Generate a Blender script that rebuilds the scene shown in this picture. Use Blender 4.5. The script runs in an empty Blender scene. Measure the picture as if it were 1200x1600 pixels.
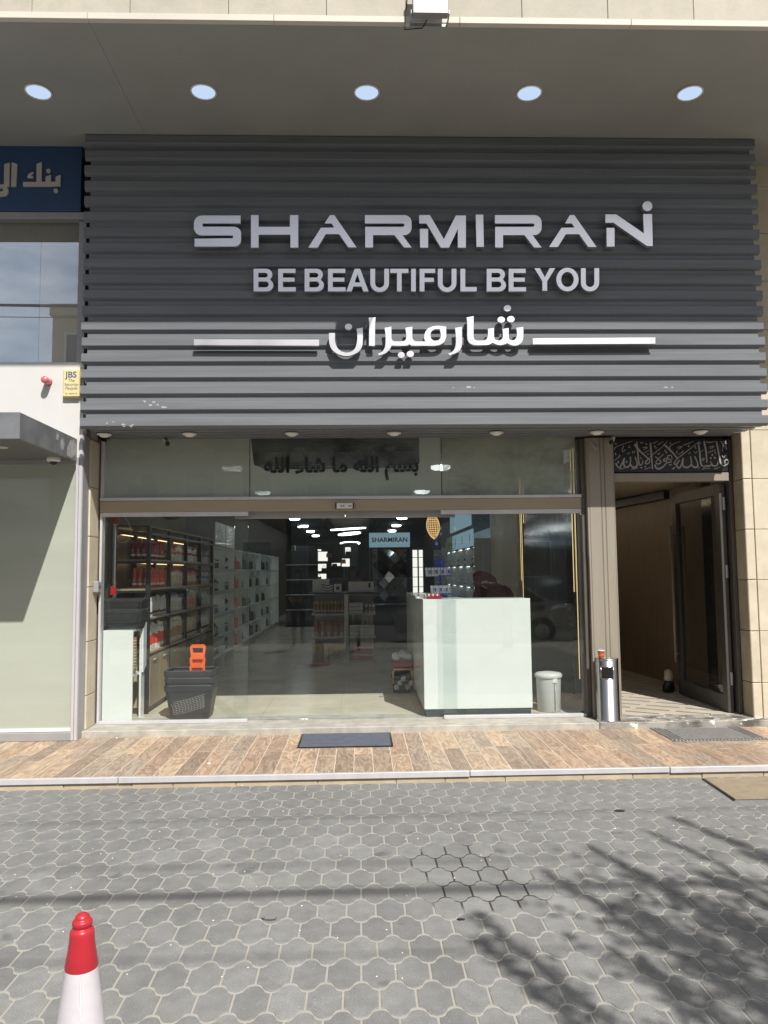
import bpy, bmesh, math, random
from mathutils import Vector, Matrix
R = math.radians
random.seed(7)
SC = bpy.context.scene
COL = SC.collection

# ------------------------------------------------------------------ camera
CAM = Vector((0.0, -7.75, 1.6))
PITCH, YAW, ROLL, FPX = R(4.45), R(1.8), R(0.6), 1200.0
FWD = Vector((math.sin(YAW) * math.cos(PITCH), math.cos(YAW) * math.cos(PITCH), math.sin(PITCH)))
_r = FWD.cross(Vector((0, 0, 1))).normalized()
_u = _r.cross(FWD)
RGT = _r * math.cos(ROLL) - _u * math.sin(ROLL)
UPV = _u * math.cos(ROLL) + _r * math.sin(ROLL)
cd = bpy.data.cameras.new('camera')
cd.sensor_fit = 'VERTICAL'; cd.sensor_height = 36.0; cd.lens = 27.0
cd.clip_start = 0.02; cd.clip_end = 2000
cam = bpy.data.objects.new('camera', cd); COL.objects.link(cam)
mw = Matrix((RGT, UPV, -FWD)).transposed().to_4x4(); mw.translation = CAM
cam.matrix_world = mw
SC.camera = cam

# ------------------------------------------------------------------ light
SUN = Vector((0.378, -1.0, 1.19)).normalized()          # towards the sun
ELEV = math.asin(SUN.z); AZ = math.atan2(SUN.x, SUN.y)
sl = bpy.data.lights.new('sun', 'SUN'); sl.energy = 5.0; sl.angle = R(0.53); sl.color = (1.0, 0.955, 0.89)
so = bpy.data.objects.new('sun', sl); COL.objects.link(so)
so.rotation_euler = SUN.to_track_quat('Z', 'Y').to_euler(); so.location = (8, -20, 25)
W = bpy.data.worlds.new('World'); SC.world = W; W.use_nodes = True
nt = W.node_tree; nt.nodes.clear()
wo = nt.nodes.new('ShaderNodeOutputWorld'); bg = nt.nodes.new('ShaderNodeBackground')
sky = nt.nodes.new('ShaderNodeTexSky'); sky.sky_type = 'NISHITA'; sky.sun_disc = False
sky.sun_elevation = ELEV; sky.sun_rotation = AZ; sky.dust_density = 2.0
tc = nt.nodes.new('ShaderNodeTexCoord')
mp = nt.nodes.new('ShaderNodeMapping'); mp.inputs['Scale'].default_value = (1, 1, 2.6)
cn = nt.nodes.new('ShaderNodeTexNoise'); cn.inputs['Scale'].default_value = 2.6; cn.inputs['Detail'].default_value = 7; cn.inputs['Roughness'].default_value = .58
cr = nt.nodes.new('ShaderNodeMapRange'); cr.inputs['From Min'].default_value = .40; cr.inputs['From Max'].default_value = .66; cr.inputs['To Max'].default_value = .75
mx = nt.nodes.new('ShaderNodeMix'); mx.data_type = 'RGBA'; mx.inputs[7].default_value = (13.5, 13.6, 13.8, 1)
L = nt.links.new
L(tc.outputs['Generated'], mp.inputs['Vector']); L(mp.outputs[0], cn.inputs['Vector']); L(cn.outputs['Fac'], cr.inputs['Value'])
L(cr.outputs[0], mx.inputs[0]); L(sky.outputs[0], mx.inputs[6]); L(mx.outputs[2], bg.inputs['Color']); L(bg.outputs[0], wo.inputs[0])
bg.inputs['Strength'].default_value = 0.062
SC.view_settings.view_transform = 'Standard'; SC.view_settings.look = 'None'
SC.view_settings.exposure = 0.22; SC.view_settings.gamma = 1.0; SC.view_settings.use_curve_mapping = False
SC.render.engine = 'CYCLES'
SC.cycles.max_bounces = 10; SC.cycles.transparent_max_bounces = 16; SC.cycles.sample_clamp_indirect = 6
SC.cycles.caustics_reflective = False; SC.cycles.caustics_refractive = False

# ------------------------------------------------------------------ measuring helpers: sight line -> point of a real plane
def ray(px, py): return FWD * FPX + RGT * (px - 600) - UPV * (py - 800)
def at(px, py, Y):
    d = ray(px, py); return CAM + d * ((Y - CAM.y) / d.y)
def atz(px, py, Z):
    d = ray(px, py); return CAM + d * ((Z - CAM.z) / d.z)
def zx(py, Y, px=600): return at(px, py, Y).z
def xx(px, Y, py=894): return at(px, py, Y).x

# ------------------------------------------------------------------ materials
MATS = {}
def node_mat(name):
    m = bpy.data.materials.new(name); m.use_nodes = True
    t = m.node_tree; t.nodes.clear()
    o = t.nodes.new('ShaderNodeOutputMaterial')
    return m, t, o
def N(t, typ, **kw):
    n = t.nodes.new(typ)
    for k, v in kw.items():
        if k[0] == '_': n.inputs[k[1:].replace('_', ' ')].default_value = v
        else: setattr(n, k, v)
    return n
def c4(c, k=1.0): return (min(1, c[0] * k), min(1, c[1] * k), min(1, c[2] * k), 1)
def M(name, col, rough=.5, metal=0, var=.08, scale=6, rnd=0, bump=0, bscale=60, stretch=(1, 1, 1), spec=.5, col2=None, coat=0, emit=0, contrast=(.3, .7), speck=0, flecks=0, big=0, blot=0):
    m, t, o = node_mat(name); lk = t.links.new
    p = N(t, 'ShaderNodeBsdfPrincipled', _Roughness=rough, _Metallic=metal)
    p.inputs['Specular IOR Level'].default_value = spec
    p.inputs['Coat Weight'].default_value = coat
    g = N(t, 'ShaderNodeNewGeometry'); mpn = N(t, 'ShaderNodeMapping', _Scale=stretch)
    lk(g.outputs['Position'], mpn.inputs['Vector'])
    n = N(t, 'ShaderNodeTexNoise', _Scale=scale, _Detail=7.0, _Roughness=.62)
    lk(mpn.outputs[0], n.inputs['Vector'])
    mr = N(t, 'ShaderNodeMapRange'); mr.inputs['From Min'].default_value, mr.inputs['From Max'].default_value = contrast
    lk(n.outputs['Fac'], mr.inputs['Value'])
    mixn = N(t, 'ShaderNodeMix', data_type='RGBA')
    mixn.inputs[6].default_value = c4(col, 1 - var); mixn.inputs[7].default_value = c4(col2) if col2 else c4(col, 1 + var)
    lk(mr.outputs[0], mixn.inputs[0])
    out = mixn.outputs[2]
    if speck:
        sn = N(t, 'ShaderNodeTexNoise', _Scale=220.0, _Detail=2.0); lk(g.outputs['Position'], sn.inputs['Vector'])
        sm = N(t, 'ShaderNodeMapRange'); sm.inputs['From Min'].default_value = .3; sm.inputs['From Max'].default_value = .7
        sm.inputs['To Min'].default_value = 1 - speck; sm.inputs['To Max'].default_value = 1 + speck
        lk(sn.outputs['Fac'], sm.inputs['Value'])
        mu = N(t, 'ShaderNodeVectorMath', operation='SCALE'); lk(out, mu.inputs[0]); lk(sm.outputs[0], mu.inputs['Scale']); out = mu.outputs[0]
    if big:
        bn_ = N(t, 'ShaderNodeTexNoise', _Scale=1.1, _Detail=5.0); lk(g.outputs['Position'], bn_.inputs['Vector'])
        bm_ = N(t, 'ShaderNodeMapRange'); bm_.inputs['From Min'].default_value = .3; bm_.inputs['From Max'].default_value = .7; bm_.inputs['To Min'].default_value = 1 - big; bm_.inputs['To Max'].default_value = 1 + big; lk(bn_.outputs['Fac'], bm_.inputs['Value'])
        mu = N(t, 'ShaderNodeVectorMath', operation='SCALE'); lk(out, mu.inputs[0]); lk(bm_.outputs[0], mu.inputs['Scale']); out = mu.outputs[0]
    if blot:
        bn_ = N(t, 'ShaderNodeTexNoise', _Scale=4.2, _Detail=3.0, _Distortion=.4); lk(g.outputs['Position'], bn_.inputs['Vector'])
        bm_ = N(t, 'ShaderNodeMapRange'); bm_.inputs['From Min'].default_value = .66; bm_.inputs['From Max'].default_value = .74; bm_.inputs['To Min'].default_value = 1; bm_.inputs['To Max'].default_value = 1 - blot; lk(bn_.outputs['Fac'], bm_.inputs['Value'])
        mu = N(t, 'ShaderNodeVectorMath', operation='SCALE'); lk(out, mu.inputs[0]); lk(bm_.outputs[0], mu.inputs['Scale']); out = mu.outputs[0]
    if flecks:
        fn_ = N(t, 'ShaderNodeTexVoronoi', _Scale=55.0); lk(g.outputs['Position'], fn_.inputs['Vector'])
        fr_ = N(t, 'ShaderNodeMapRange'); fr_.inputs['From Min'].default_value = .10; fr_.inputs['From Max'].default_value = .16; fr_.inputs['To Min'].default_value = 1; fr_.inputs['To Max'].default_value = 0; lk(fn_.outputs['Distance'], fr_.inputs['Value'])
        fk = N(t, 'ShaderNodeTexNoise', _Scale=6.0); lk(g.outputs['Position'], fk.inputs['Vector']); fm = N(t, 'ShaderNodeMath', operation='GREATER_THAN'); fm.inputs[1].default_value = .60; lk(fk.outputs['Fac'], fm.inputs[0])
        fx = N(t, 'ShaderNodeMath', operation='MULTIPLY'); lk(fr_.outputs[0], fx.inputs[0]); lk(fm.outputs[0], fx.inputs[1]); fy = N(t, 'ShaderNodeMath', operation='MULTIPLY'); fy.inputs[1].default_value = flecks; lk(fx.outputs[0], fy.inputs[0])
        fmx = N(t, 'ShaderNodeMix', data_type='RGBA'); fmx.inputs[7].default_value = (.5, .49, .46, 1); lk(fy.outputs[0], fmx.inputs[0]); lk(out, fmx.inputs[6]); out = fmx.outputs[2]
    if rnd:
        oi = N(t, 'ShaderNodeObjectInfo'); rm = N(t, 'ShaderNodeMapRange'); rm.inputs['To Min'].default_value = 1 - rnd; rm.inputs['To Max'].default_value = 1 + rnd
        lk(oi.outputs['Random'], rm.inputs['Value'])
        mu = N(t, 'ShaderNodeVectorMath', operation='SCALE'); lk(out, mu.inputs[0]); lk(rm.outputs[0], mu.inputs['Scale']); out = mu.outputs[0]
    lk(out, p.inputs['Base Color'])
    rr = N(t, 'ShaderNodeMapRange'); rr.inputs['To Min'].default_value = max(.02, rough - .08); rr.inputs['To Max'].default_value = min(1, rough + .1)
    lk(n.outputs['Fac'], rr.inputs['Value']); lk(rr.outputs[0], p.inputs['Roughness'])
    if bump:
        bn = N(t, 'ShaderNodeTexNoise', _Scale=bscale, _Detail=5.0); lk(mpn.outputs[0], bn.inputs['Vector'])
        b = N(t, 'ShaderNodeBump', _Strength=bump, _Distance=.01); lk(bn.outputs['Fac'], b.inputs['Height']); lk(b.outputs[0], p.inputs['Normal'])
    if emit:
        p.inputs['Emission Color'].default_value = c4(col); p.inputs['Emission Strength'].default_value = emit
    lk(p.outputs[0], o.inputs[0]); MATS[name] = m
    return m
def glass_mat(name, tint=(.86, .92, .9), film=0.0, fcol=(.3, .31, .29), f0=.05, fscale=3.0, frng=(.35, .7)):
    """clear pane: straight transmission plus a Fresnel mirror, with an optional milky grime film"""
    m, t, o = node_mat(name); lk = t.links.new
    tr = N(t, 'ShaderNodeBsdfTransparent'); tr.inputs[0].default_value = c4(tint)
    gl = N(t, 'ShaderNodeBsdfGlossy'); gl.inputs['Roughness'].default_value = .0
    lw = N(t, 'ShaderNodeLayerWeight'); pw = N(t, 'ShaderNodeMath', operation='POWER'); pw.inputs[1].default_value = 5
    lk(lw.outputs['Facing'], pw.inputs[0])
    ml = N(t, 'ShaderNodeMath', operation='MULTIPLY_ADD'); ml.inputs[1].default_value = 1 - f0; ml.inputs[2].default_value = f0; lk(pw.outputs[0], ml.inputs[0])
    base = tr.outputs[0]
    if film:
        df = N(t, 'ShaderNodeBsdfDiffuse'); df.inputs[0].default_value = c4(fcol)
        g = N(t, 'ShaderNodeNewGeometry'); n = N(t, 'ShaderNodeTexNoise', _Scale=fscale, _Detail=6.0); lk(g.outputs['Position'], n.inputs['Vector'])
        mr = N(t, 'ShaderNodeMapRange'); mr.inputs['From Min'].default_value, mr.inputs['From Max'].default_value = frng
        mr.inputs['To Min'].default_value = film * .55; mr.inputs['To Max'].default_value = film
        lk(n.outputs['Fac'], mr.inputs['Value'])
        mf = N(t, 'ShaderNodeMixShader'); lk(mr.outputs[0], mf.inputs[0]); lk(base, mf.inputs[1]); lk(df.outputs[0], mf.inputs[2]); base = mf.outputs[0]
    ms = N(t, 'ShaderNodeMixShader'); lk(ml.outputs[0], ms.inputs[0]); lk(base, ms.inputs[1]); lk(gl.outputs[0], ms.inputs[2])
    lk(ms.outputs[0], o.inputs[0]); MATS[name] = m
    return m
def emit_mat(name, col, s):
    m, t, o = node_mat(name); e = N(t, 'ShaderNodeEmission'); e.inputs[0].default_value = c4(col); e.inputs[1].default_value = s
    t.links.new(e.outputs[0], o.inputs[0]); MATS[name] = m; return m

# ------------------------------------------------------------------ mesh builder
class MB:
    def __init__(s): s.v = []; s.f = []; s.sm = []
    def add(s, vs, fs, smooth=False):
        k = len(s.v); s.v += [tuple(v) for v in vs]
        for f in fs: s.f.append(tuple(i + k for i in f)); s.sm.append(smooth)
        return s
    def box(s, x0, x1, y0, y1, z0, z1):
        if x0 > x1: x0, x1 = x1, x0
        if y0 > y1: y0, y1 = y1, y0
        if z0 > z1: z0, z1 = z1, z0
        return s.add([(x0, y0, z0), (x1, y0, z0), (x1, y1, z0), (x0, y1, z0), (x0, y0, z1), (x1, y0, z1), (x1, y1, z1), (x0, y1, z1)],
                     [(0, 3, 2, 1), (4, 5, 6, 7), (0, 1, 5, 4), (1, 2, 6, 5), (2, 3, 7, 6), (3, 0, 4, 7)])
    def prism(s, pts, fn0, fn1):
        """polygon pts (2-D) carried to two 3-D faces by fn0 and fn1"""
        n = len(pts); a = [fn0(*p) for p in pts]; b = [fn1(*p) for p in pts]
        return s.add(a + b, [tuple(range(n))[::-1], tuple(range(n, 2 * n))] + [(i, (i + 1) % n, n + (i + 1) % n, n + i) for i in range(n)])
    def lathe(s, prof, n=20, c=(0, 0, 0), axis='z', sx=1, sy=1, smooth=True):
        vs = []; m = len(prof)
        for r, z in prof:
            for k in range(n):
                a = 2 * math.pi * k / n; x, y = r * math.cos(a) * sx, r * math.sin(a) * sy
                p = (x, y, z) if axis == 'z' else ((x, z, y) if axis == 'y' else (z, x, y))
                vs.append((c[0] + p[0], c[1] + p[1], c[2] + p[2]))
        fs = [(j * n + k, j * n + (k + 1) % n, (j + 1) * n + (k + 1) % n, (j + 1) * n + k) for j in range(m - 1) for k in range(n)]
        s.add(vs, fs, smooth)
        if prof[0][0] > 1e-4: s.add(vs[:n], [tuple(range(n))[::-1]])
        if prof[-1][0] > 1e-4: s.add(vs[-n:], [tuple(range(n))])
        return s
    def tube(s, path, r, n=8, closed=False):
        pts = [Vector(p) for p in path]; m = len(pts); vs = []
        for i, p in enumerate(pts):
            a = pts[(i - 1) % m] if (closed or i > 0) else p; b = pts[(i + 1) % m] if (closed or i < m - 1) else p
            t = (b - a).normalized(); u = t.cross(Vector((0, 0, 1)))
            if u.length < 1e-3: u = t.cross(Vector((1, 0, 0)))
            u.normalize(); w = t.cross(u); rr = r[i] if isinstance(r, (list, tuple)) else r
            for k in range(n):
                an = 2 * math.pi * k / n; vs.append(p + (u * math.cos(an) + w * math.sin(an)) * rr)
        mm = m if closed else m - 1
        fs = [(j * n + k, ((j + 1) % m) * n + k, ((j + 1) % m) * n + (k + 1) % n, j * n + (k + 1) % n) for j in range(mm) for k in range(n)]
        if not closed: fs += [tuple(range(n)), tuple(range((m - 1) * n, m * n))[::-1]]
        return s.add(vs, fs, True)
    def build(s, name, mat, parent=None, bevel=0, seg=1, local=False):
        me = bpy.data.meshes.new(name)
        off = Vector((0, 0, 0))
        if parent is not None and not local: off = world_loc(parent)
        me.from_pydata([(v[0] - off.x, v[1] - off.y, v[2] - off.z) for v in s.v], [], s.f)
        me.polygons.foreach_set('use_smooth', s.sm)
        bm = bmesh.new(); bm.from_mesh(me)
        bmesh.ops.recalc_face_normals(bm, faces=bm.faces[:])
        if bevel: bmesh.ops.bevel(bm, geom=bm.edges[:], offset=bevel, segments=seg, affect='EDGES', profile=.5)
        bm.to_mesh(me); bm.free(); me.update()
        return link(name, me, mat, parent)
def world_loc(o):
    l = Vector(o.location)
    while o.parent: o = o.parent; l = l + o.location
    return l
def link(name, me, mat, parent=None):
    o = bpy.data.objects.new(name, me); COL.objects.link(o)
    if mat is not None and len(me.materials) == 0: me.materials.append(MATS[mat] if isinstance(mat, str) else mat)
    if parent is not None: o.parent = parent
    return o
def tag(o, label=None, cat=None, group=None, kind=None):
    if label: o['label'] = label
    if cat: o['category'] = cat
    if group: o['group'] = group
    if kind: o['kind'] = kind
    return o
def thing(name, label, cat, loc=(0, 0, 0), rz=0, group=None):
    o = bpy.data.objects.new(name, None); o.empty_display_size = .1; COL.objects.link(o)
    o.location = loc; o.rotation_euler = (0, 0, rz)
    return tag(o, label, cat, group)
KIDS = {}
def dup(root, loc, rz=None, label=None, group=None, scale=None):
    """a copy of a thing with copies of its parts and their sub-parts"""
    r = root.copy(); COL.objects.link(r); r.location = loc
    if rz is not None: r.rotation_euler = (0, 0, rz)
    if scale: r.scale = scale
    if label: r['label'] = label
    if group: r['group'] = group
    for ch in KIDS.setdefault(root.name, list(root.children)):
        c = ch.copy(); COL.objects.link(c); c.parent = r
        for g in KIDS.setdefault(ch.name, list(ch.children)):
            d = g.copy(); COL.objects.link(d); d.parent = c
    return r
def bx(name, mat, parent, x0, x1, y0, y1, z0, z1, bevel=0):
    return MB().box(x0, x1, y0, y1, z0, z1).build(name, mat, parent, bevel)

# ------------------------------------------------------------------ flat lettering with thickness
def smooth_poly(pts, sharp=50, sub=4):
    n = len(pts); P = [Vector((p[0], p[1])) for p in pts]; out = []
    def corner(i):
        a = P[i] - P[i - 1]; b = P[(i + 1) % n] - P[i]
        if a.length < 1e-6 or b.length < 1e-6: return True
        return abs(math.degrees(a.angle_signed(b, 0))) > sharp
    cs = [corner(i) for i in range(n)]
    for i in range(n):
        p0, p1, p2, p3 = P[i - 1], P[i], P[(i + 1) % n], P[(i + 2) % n]
        t1 = (p2 - p1) if cs[i] else (p2 - p0) * .5
        t2 = (p2 - p1) if cs[(i + 1) % n] else (p3 - p1) * .5
        L12 = (p2 - p1).length
        for t in (t1, t2):
            if t.length > L12: t.length = L12
        if cs[i] and cs[(i + 1) % n]: out.append(p1); continue
        for k in range(sub):
            s_ = k / sub; h1 = 2 * s_**3 - 3 * s_**2 + 1; h2 = s_**3 - 2 * s_**2 + s_; h3 = -2 * s_**3 + 3 * s_**2; h4 = s_**3 - s_**2
            out.append(p1 * h1 + t1 * h2 + p2 * h3 + t2 * h4)
    return [(p.x, p.y) for p in out]
def curve_mesh(polys, depth, name='letter'):
    cu = bpy.data.curves.new(name, 'CURVE'); cu.dimensions = '2D'; cu.fill_mode = 'BOTH'; cu.extrude = depth / 2
    for pl in polys:
        sp = cu.splines.new('POLY'); sp.points.add(len(pl) - 1)
        for q, p in zip(sp.points, pl): q.co = (p[0], p[1], 0, 1)
        sp.use_cyclic_u = True
    o = bpy.data.objects.new('tmp', cu)
    me = bpy.data.meshes.new_from_object(o)
    bpy.data.objects.remove(o); bpy.data.curves.remove(cu)
    me.name = name
    return me
def letter(name, polys_xz, yfront, depth, mat, parent):
    """polys in facade coordinates (x, z) -> a raised letter whose face is at yfront"""
    me = curve_mesh(polys_xz, depth, name)
    off = world_loc(parent) if parent else Vector((0, 0, 0))
    for v in me.vertices:
        x, y, z = v.co; v.co = (x - off.x, yfront + depth / 2 - z - off.y, y - off.z)
    return link(name, me, mat, parent)
def px_poly(pts, org, sc, Y):
    return [(lambda p: (p.x, p.z))(at(org[0] + x / sc, org[1] + y / sc, Y)) for x, y in pts]
def ell(cx, cy, rx, ry=None, n=20):
    ry = ry or rx
    return [(cx + rx * math.cos(2 * math.pi * k / n), cy + ry * math.sin(2 * math.pi * k / n)) for k in range(n)]
def arc(cx, cy, rx, ry, a0, a1, n=7):
    return [(cx + rx * math.cos(R(a0 + (a1 - a0) * k / n)), cy + ry * math.sin(R(a0 + (a1 - a0) * k / n))) for k in range(n + 1)]
def text_obj(txt, size, mat, parent, loc, name='lettering', rot=(math.pi / 2, 0, 0), depth=.002, align='CENTER', bold=0, sx=1.0, shear=0):
    cu = bpy.data.curves.new(name, 'FONT'); cu.body = txt; cu.size = size; cu.align_x = align; cu.extrude = depth; cu.offset = bold; cu.shear = shear
    o = bpy.data.objects.new('tmp', cu); me = bpy.data.meshes.new_from_object(o)
    bpy.data.objects.remove(o); bpy.data.curves.remove(cu); me.name = name
    from mathutils import Euler
    mt = Matrix.Translation(Vector(loc) - world_loc(parent)) @ Euler(rot).to_matrix().to_4x4() @ Matrix.Diagonal((sx, 1, 1, 1))
    me.transform(mt)
    return link(name, me, mat, parent)
def stroke_poly(pts, w, taper=True):
    P = [Vector((p[0], p[1])) for p in pts]; n = len(P)
    # smooth the centre line
    Q = []
    for i in range(n - 1):
        p0, p1, p2, p3 = P[max(i - 1, 0)], P[i], P[i + 1], P[min(i + 2, n - 1)]
        for k in range(4):
            t = k / 4; Q.append(.5 * ((2 * p1) + (p2 - p0) * t + (2 * p0 - 5 * p1 + 4 * p2 - p3) * t * t + (3 * p1 - p0 - 3 * p2 + p3) * t**3))
    Q.append(P[-1]); m = len(Q); l = []; r = []
    for i, q in enumerate(Q):
        t = (Q[min(i + 1, m - 1)] - Q[max(i - 1, 0)]).normalized(); nn = Vector((-t.y, t.x))
        u = i / (m - 1); ww = w / 2 * ((.62 + .38 * math.sin(math.pi * min(1, u * 1.15 + .12))) if taper else 1)
        ww *= 0.85 + .3 * abs(nn.x * .75 + nn.y * .66)
        l.append(q + nn * ww); r.append(q - nn * ww)
    return [(p.x, p.y) for p in l], [(p.x, p.y) for p in r]
def stroke_mesh(name, pts_px, w, org, sc, Y, depth, mat, parent):
    l, r = stroke_poly(pts_px, w)
    L3 = [at(org[0] + x / sc, org[1] + y / sc, Y) for x, y in l]; R3 = [at(org[0] + x / sc, org[1] + y / sc, Y) for x, y in r]
    n = len(l); vs = []; fs = []
    for a, b in zip(L3, R3):
        vs += [(a.x, Y, a.z), (b.x, Y, b.z), (a.x, Y + depth, a.z), (b.x, Y + depth, b.z)]
    for i in range(n - 1):
        k = 4 * i; j = k + 4
        fs += [(k, k + 1, j + 1, j), (k + 2, j + 2, j + 3, k + 3), (k, j, j + 2, k + 2), (k + 1, k + 3, j + 3, j + 1)]
    fs += [(0, 2, 3, 1), (4 * n - 4, 4 * n - 3, 4 * n - 1, 4 * n - 2)]
    return MB().add(vs, fs).build(name, mat, parent)
# ------------------------------------------------------------------ material library
M('paver', (.215, .217, .213), .85, var=.16, scale=9, rnd=.13, bump=.35, bscale=180, speck=.22, flecks=.6, big=.10, blot=.38)
M('asphalt', (.055, .055, .056), .9, var=.2, scale=4, bump=.4, bscale=150)
M('concrete', (.40, .385, .34), .85, var=.25, scale=7, bump=.25, bscale=90, speck=.15)
M('plaster', (.55, .54, .50), .8, var=.06)
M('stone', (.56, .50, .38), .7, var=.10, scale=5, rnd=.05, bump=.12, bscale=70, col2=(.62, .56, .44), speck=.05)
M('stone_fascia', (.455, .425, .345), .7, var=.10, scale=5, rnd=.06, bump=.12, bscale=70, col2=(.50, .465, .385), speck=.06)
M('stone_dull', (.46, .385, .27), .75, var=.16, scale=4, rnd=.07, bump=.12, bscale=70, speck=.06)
M('mortar', (.30, .26, .20), .9, var=.1)
M('soffit', (.325, .33, .315), .6, var=.07, scale=.9, big=.05)
M('drip_trim', (.62, .58, .51), .6, var=.08, scale=3, stretch=(.3, 1, 1))
M('cladding', (.168, .180, .196), .45, var=.15, scale=5, stretch=(.15, 1, 3), rnd=.03, bump=.03, bscale=40, spec=.22)
M('cladding_dark', (.05, .053, .058), .55, var=.1)
M('letter_white', (.90, .895, .93), .32, metal=.88, var=.03, scale=3, spec=.5)
M('letter_side', (.7, .7, .72), .4)
M('bank_blue', (.030, .072, .17), .45, var=.10, scale=3)
M('bank_letter', (.55, .52, .47), .5, var=.05)
M('alu', (.60, .59, .61), .38, metal=.25, var=.06, scale=8, stretch=(1, 1, .2))
M('alu_grey', (.36, .36, .37), .42, metal=.25, var=.07, scale=6, stretch=(1, 1, .2))
M('white_panel', (.63, .63, .615), .35, var=.03, scale=2)
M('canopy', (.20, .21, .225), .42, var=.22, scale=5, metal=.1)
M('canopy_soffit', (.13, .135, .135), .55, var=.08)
M('bronze', (.30, .27, .22), .48, metal=.15, var=.07, scale=8, stretch=(1, 1, .1))
M('bronze_dark', (.12, .108, .092), .45, metal=.2, var=.08)
M('frame_dark', (.085, .08, .072), .4, metal=.2, var=.08)
M('tan_beam', (.36, .30, .215), .5, var=.07, scale=5, stretch=(.2, 1, 1))
M('frosted', (.395, .425, .365), .07, var=.07, scale=1.2, stretch=(.25, 1, 2.5), spec=.5, coat=.6)
M('black_panel', (.016, .018, .022), .35, var=.15)
M('interior_white', (.72, .74, .72), .35, var=.03)
M('counter_white', (.755, .78, .76), .22, var=.02, coat=.3)
M('wall_dark', (.035, .040, .045), .6, var=.15)
M('ceiling_dark', (.011, .013, .016), .75, var=.3, scale=3)
M('wall_beige', (.60, .52, .38), .5, var=.10, scale=5, stretch=(4, 4, .4))
M('marble_dark', (.030, .029, .028), .12, var=.3, scale=6, col2=(.17, .16, .145), contrast=(.54, .70), stretch=(1, 1, .7))
M('wood_wall', (.31, .235, .17), .45, var=.2, scale=7, stretch=(6, 6, .35), bump=.05)
M('wood_cab', (.30, .24, .155), .5, var=.22, scale=8, stretch=(6, 6, .4))
M('wood_back', (.135, .105, .072), .55, var=.3, scale=8, stretch=(5, 5, .4))
M('wood_upper', (.15, .122, .085), .6, var=.25, scale=6, stretch=(.6, .6, 5))
M('shelf_wood', (.38, .31, .21), .5, var=.15)
M('black_metal', (.018, .019, .021), .4, var=.1)
M('floor_tile', (.66, .61, .49), .22, var=.08, scale=2.5, rnd=.03)
M('tile_cream', (.60, .55, .46), .3, var=.08, rnd=.05)
M('tile_dark', (.03, .026, .022), .3, var=.1)
M('steel', (.58, .56, .54), .22, metal=1, var=.06, scale=10, stretch=(1, 1, .1))
M('steel_pole', (.5, .5, .5), .18, metal=1, var=.05)
M('red_plastic', (.45, .02, .03), .3)
M('cone_red', (.44, .022, .034), .35, var=.08, bump=.04, bscale=200)
M('cone_white', (.58, .55, .585), .4, var=.05, scale=14, bump=.10, bscale=26, stretch=(1, 1, 1.6))
M('orange', (.80, .14, .035), .4, var=.05)
M('basket_black', (.030, .032, .036), .42, var=.1)
M('bin_grey', (.56, .57, .55), .4, var=.04)
M('mat_blue', (.105, .118, .155), .95, var=.12, scale=14, bump=.6, bscale=220, speck=.15)
M('mat_grey', (.20, .195, .19), .95, var=.2, scale=30, bump=.6, bscale=260, speck=.25)
M('mat_metal', (.36, .36, .35), .45, metal=.5, var=.12)
M('mat_brown', (.30, .245, .17), .95, var=.16, scale=9, bump=.5, bscale=240, speck=.15)
M('white_plastic', (.75, .74, .70), .4)
M('black_plastic', (.012, .012, .013), .35)
M('yellow_box', (.74, .64, .33), .45, var=.05)
M('print_blue', (.05, .09, .22), .5)
M('beacon', (.62, .16, .18), .25, coat=.4)
M('gold_led', (.95, .70, .34), .4, emit=.85)
emit_mat('lamp_white', (.60, .76, 1.0), .80)
emit_mat('lamp_shop', (.95, 1.0, 1.0), 12.0)
emit_mat('ring_light', (.95, 1.0, 1.0), 4.0)
emit_mat('led_warm', (1.0, .72, .36), 2.6)
emit_mat('fill_warm', (1.0, .82, .60), 6.0)
emit_mat('led_cool', (.85, .97, .95), 3.0)
emit_mat('sign_blue_lit', (.34, .53, .62), .42)
emit_mat('window_bright', (1.0, .97, .9), .95)
M('cup_brown', (.36, .10, .04), .5)
M('cup_white', (.7, .66, .6), .5)
M('cane_handle', (.55, .38, .18), .6, var=.2, scale=40)
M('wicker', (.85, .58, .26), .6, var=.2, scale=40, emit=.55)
M('mirror', (.30, .33, .34), .06, metal=1, var=.15, scale=3)
M('teal_dark', (.028, .045, .052), .3, var=.1)
M('maroon_cloth', (.10, .028, .040), .9, var=.15, scale=8)
M('skin', (.42, .25, .17), .55, var=.05)
M('cloth_dark', (.022, .024, .03), .9, var=.2)
M('cloth_grey', (.20, .19, .18), .9, var=.1)
M('hair', (.02, .016, .013), .6)
M('shoe', (.6, .58, .56), .5)
M('bark', (.10, .075, .05), .9, var=.2, bump=.4, bscale=40)
M('leaf', (.06, .095, .03), .6, var=.25, rnd=.1)
M('car_red', (.25, .02, .025), .25, coat=.8)
M('car_silver', (.42, .43, .45), .25, metal=.4, coat=.8)
M('tyre', (.02, .02, .02), .8)
M('car_glass', (.02, .025, .03), .05, coat=1)
M('tan_wall', (.42, .36, .25), .85, var=.12, scale=.6)
M('grey_wall', (.30, .31, .33), .85, var=.12, scale=.6)
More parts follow.
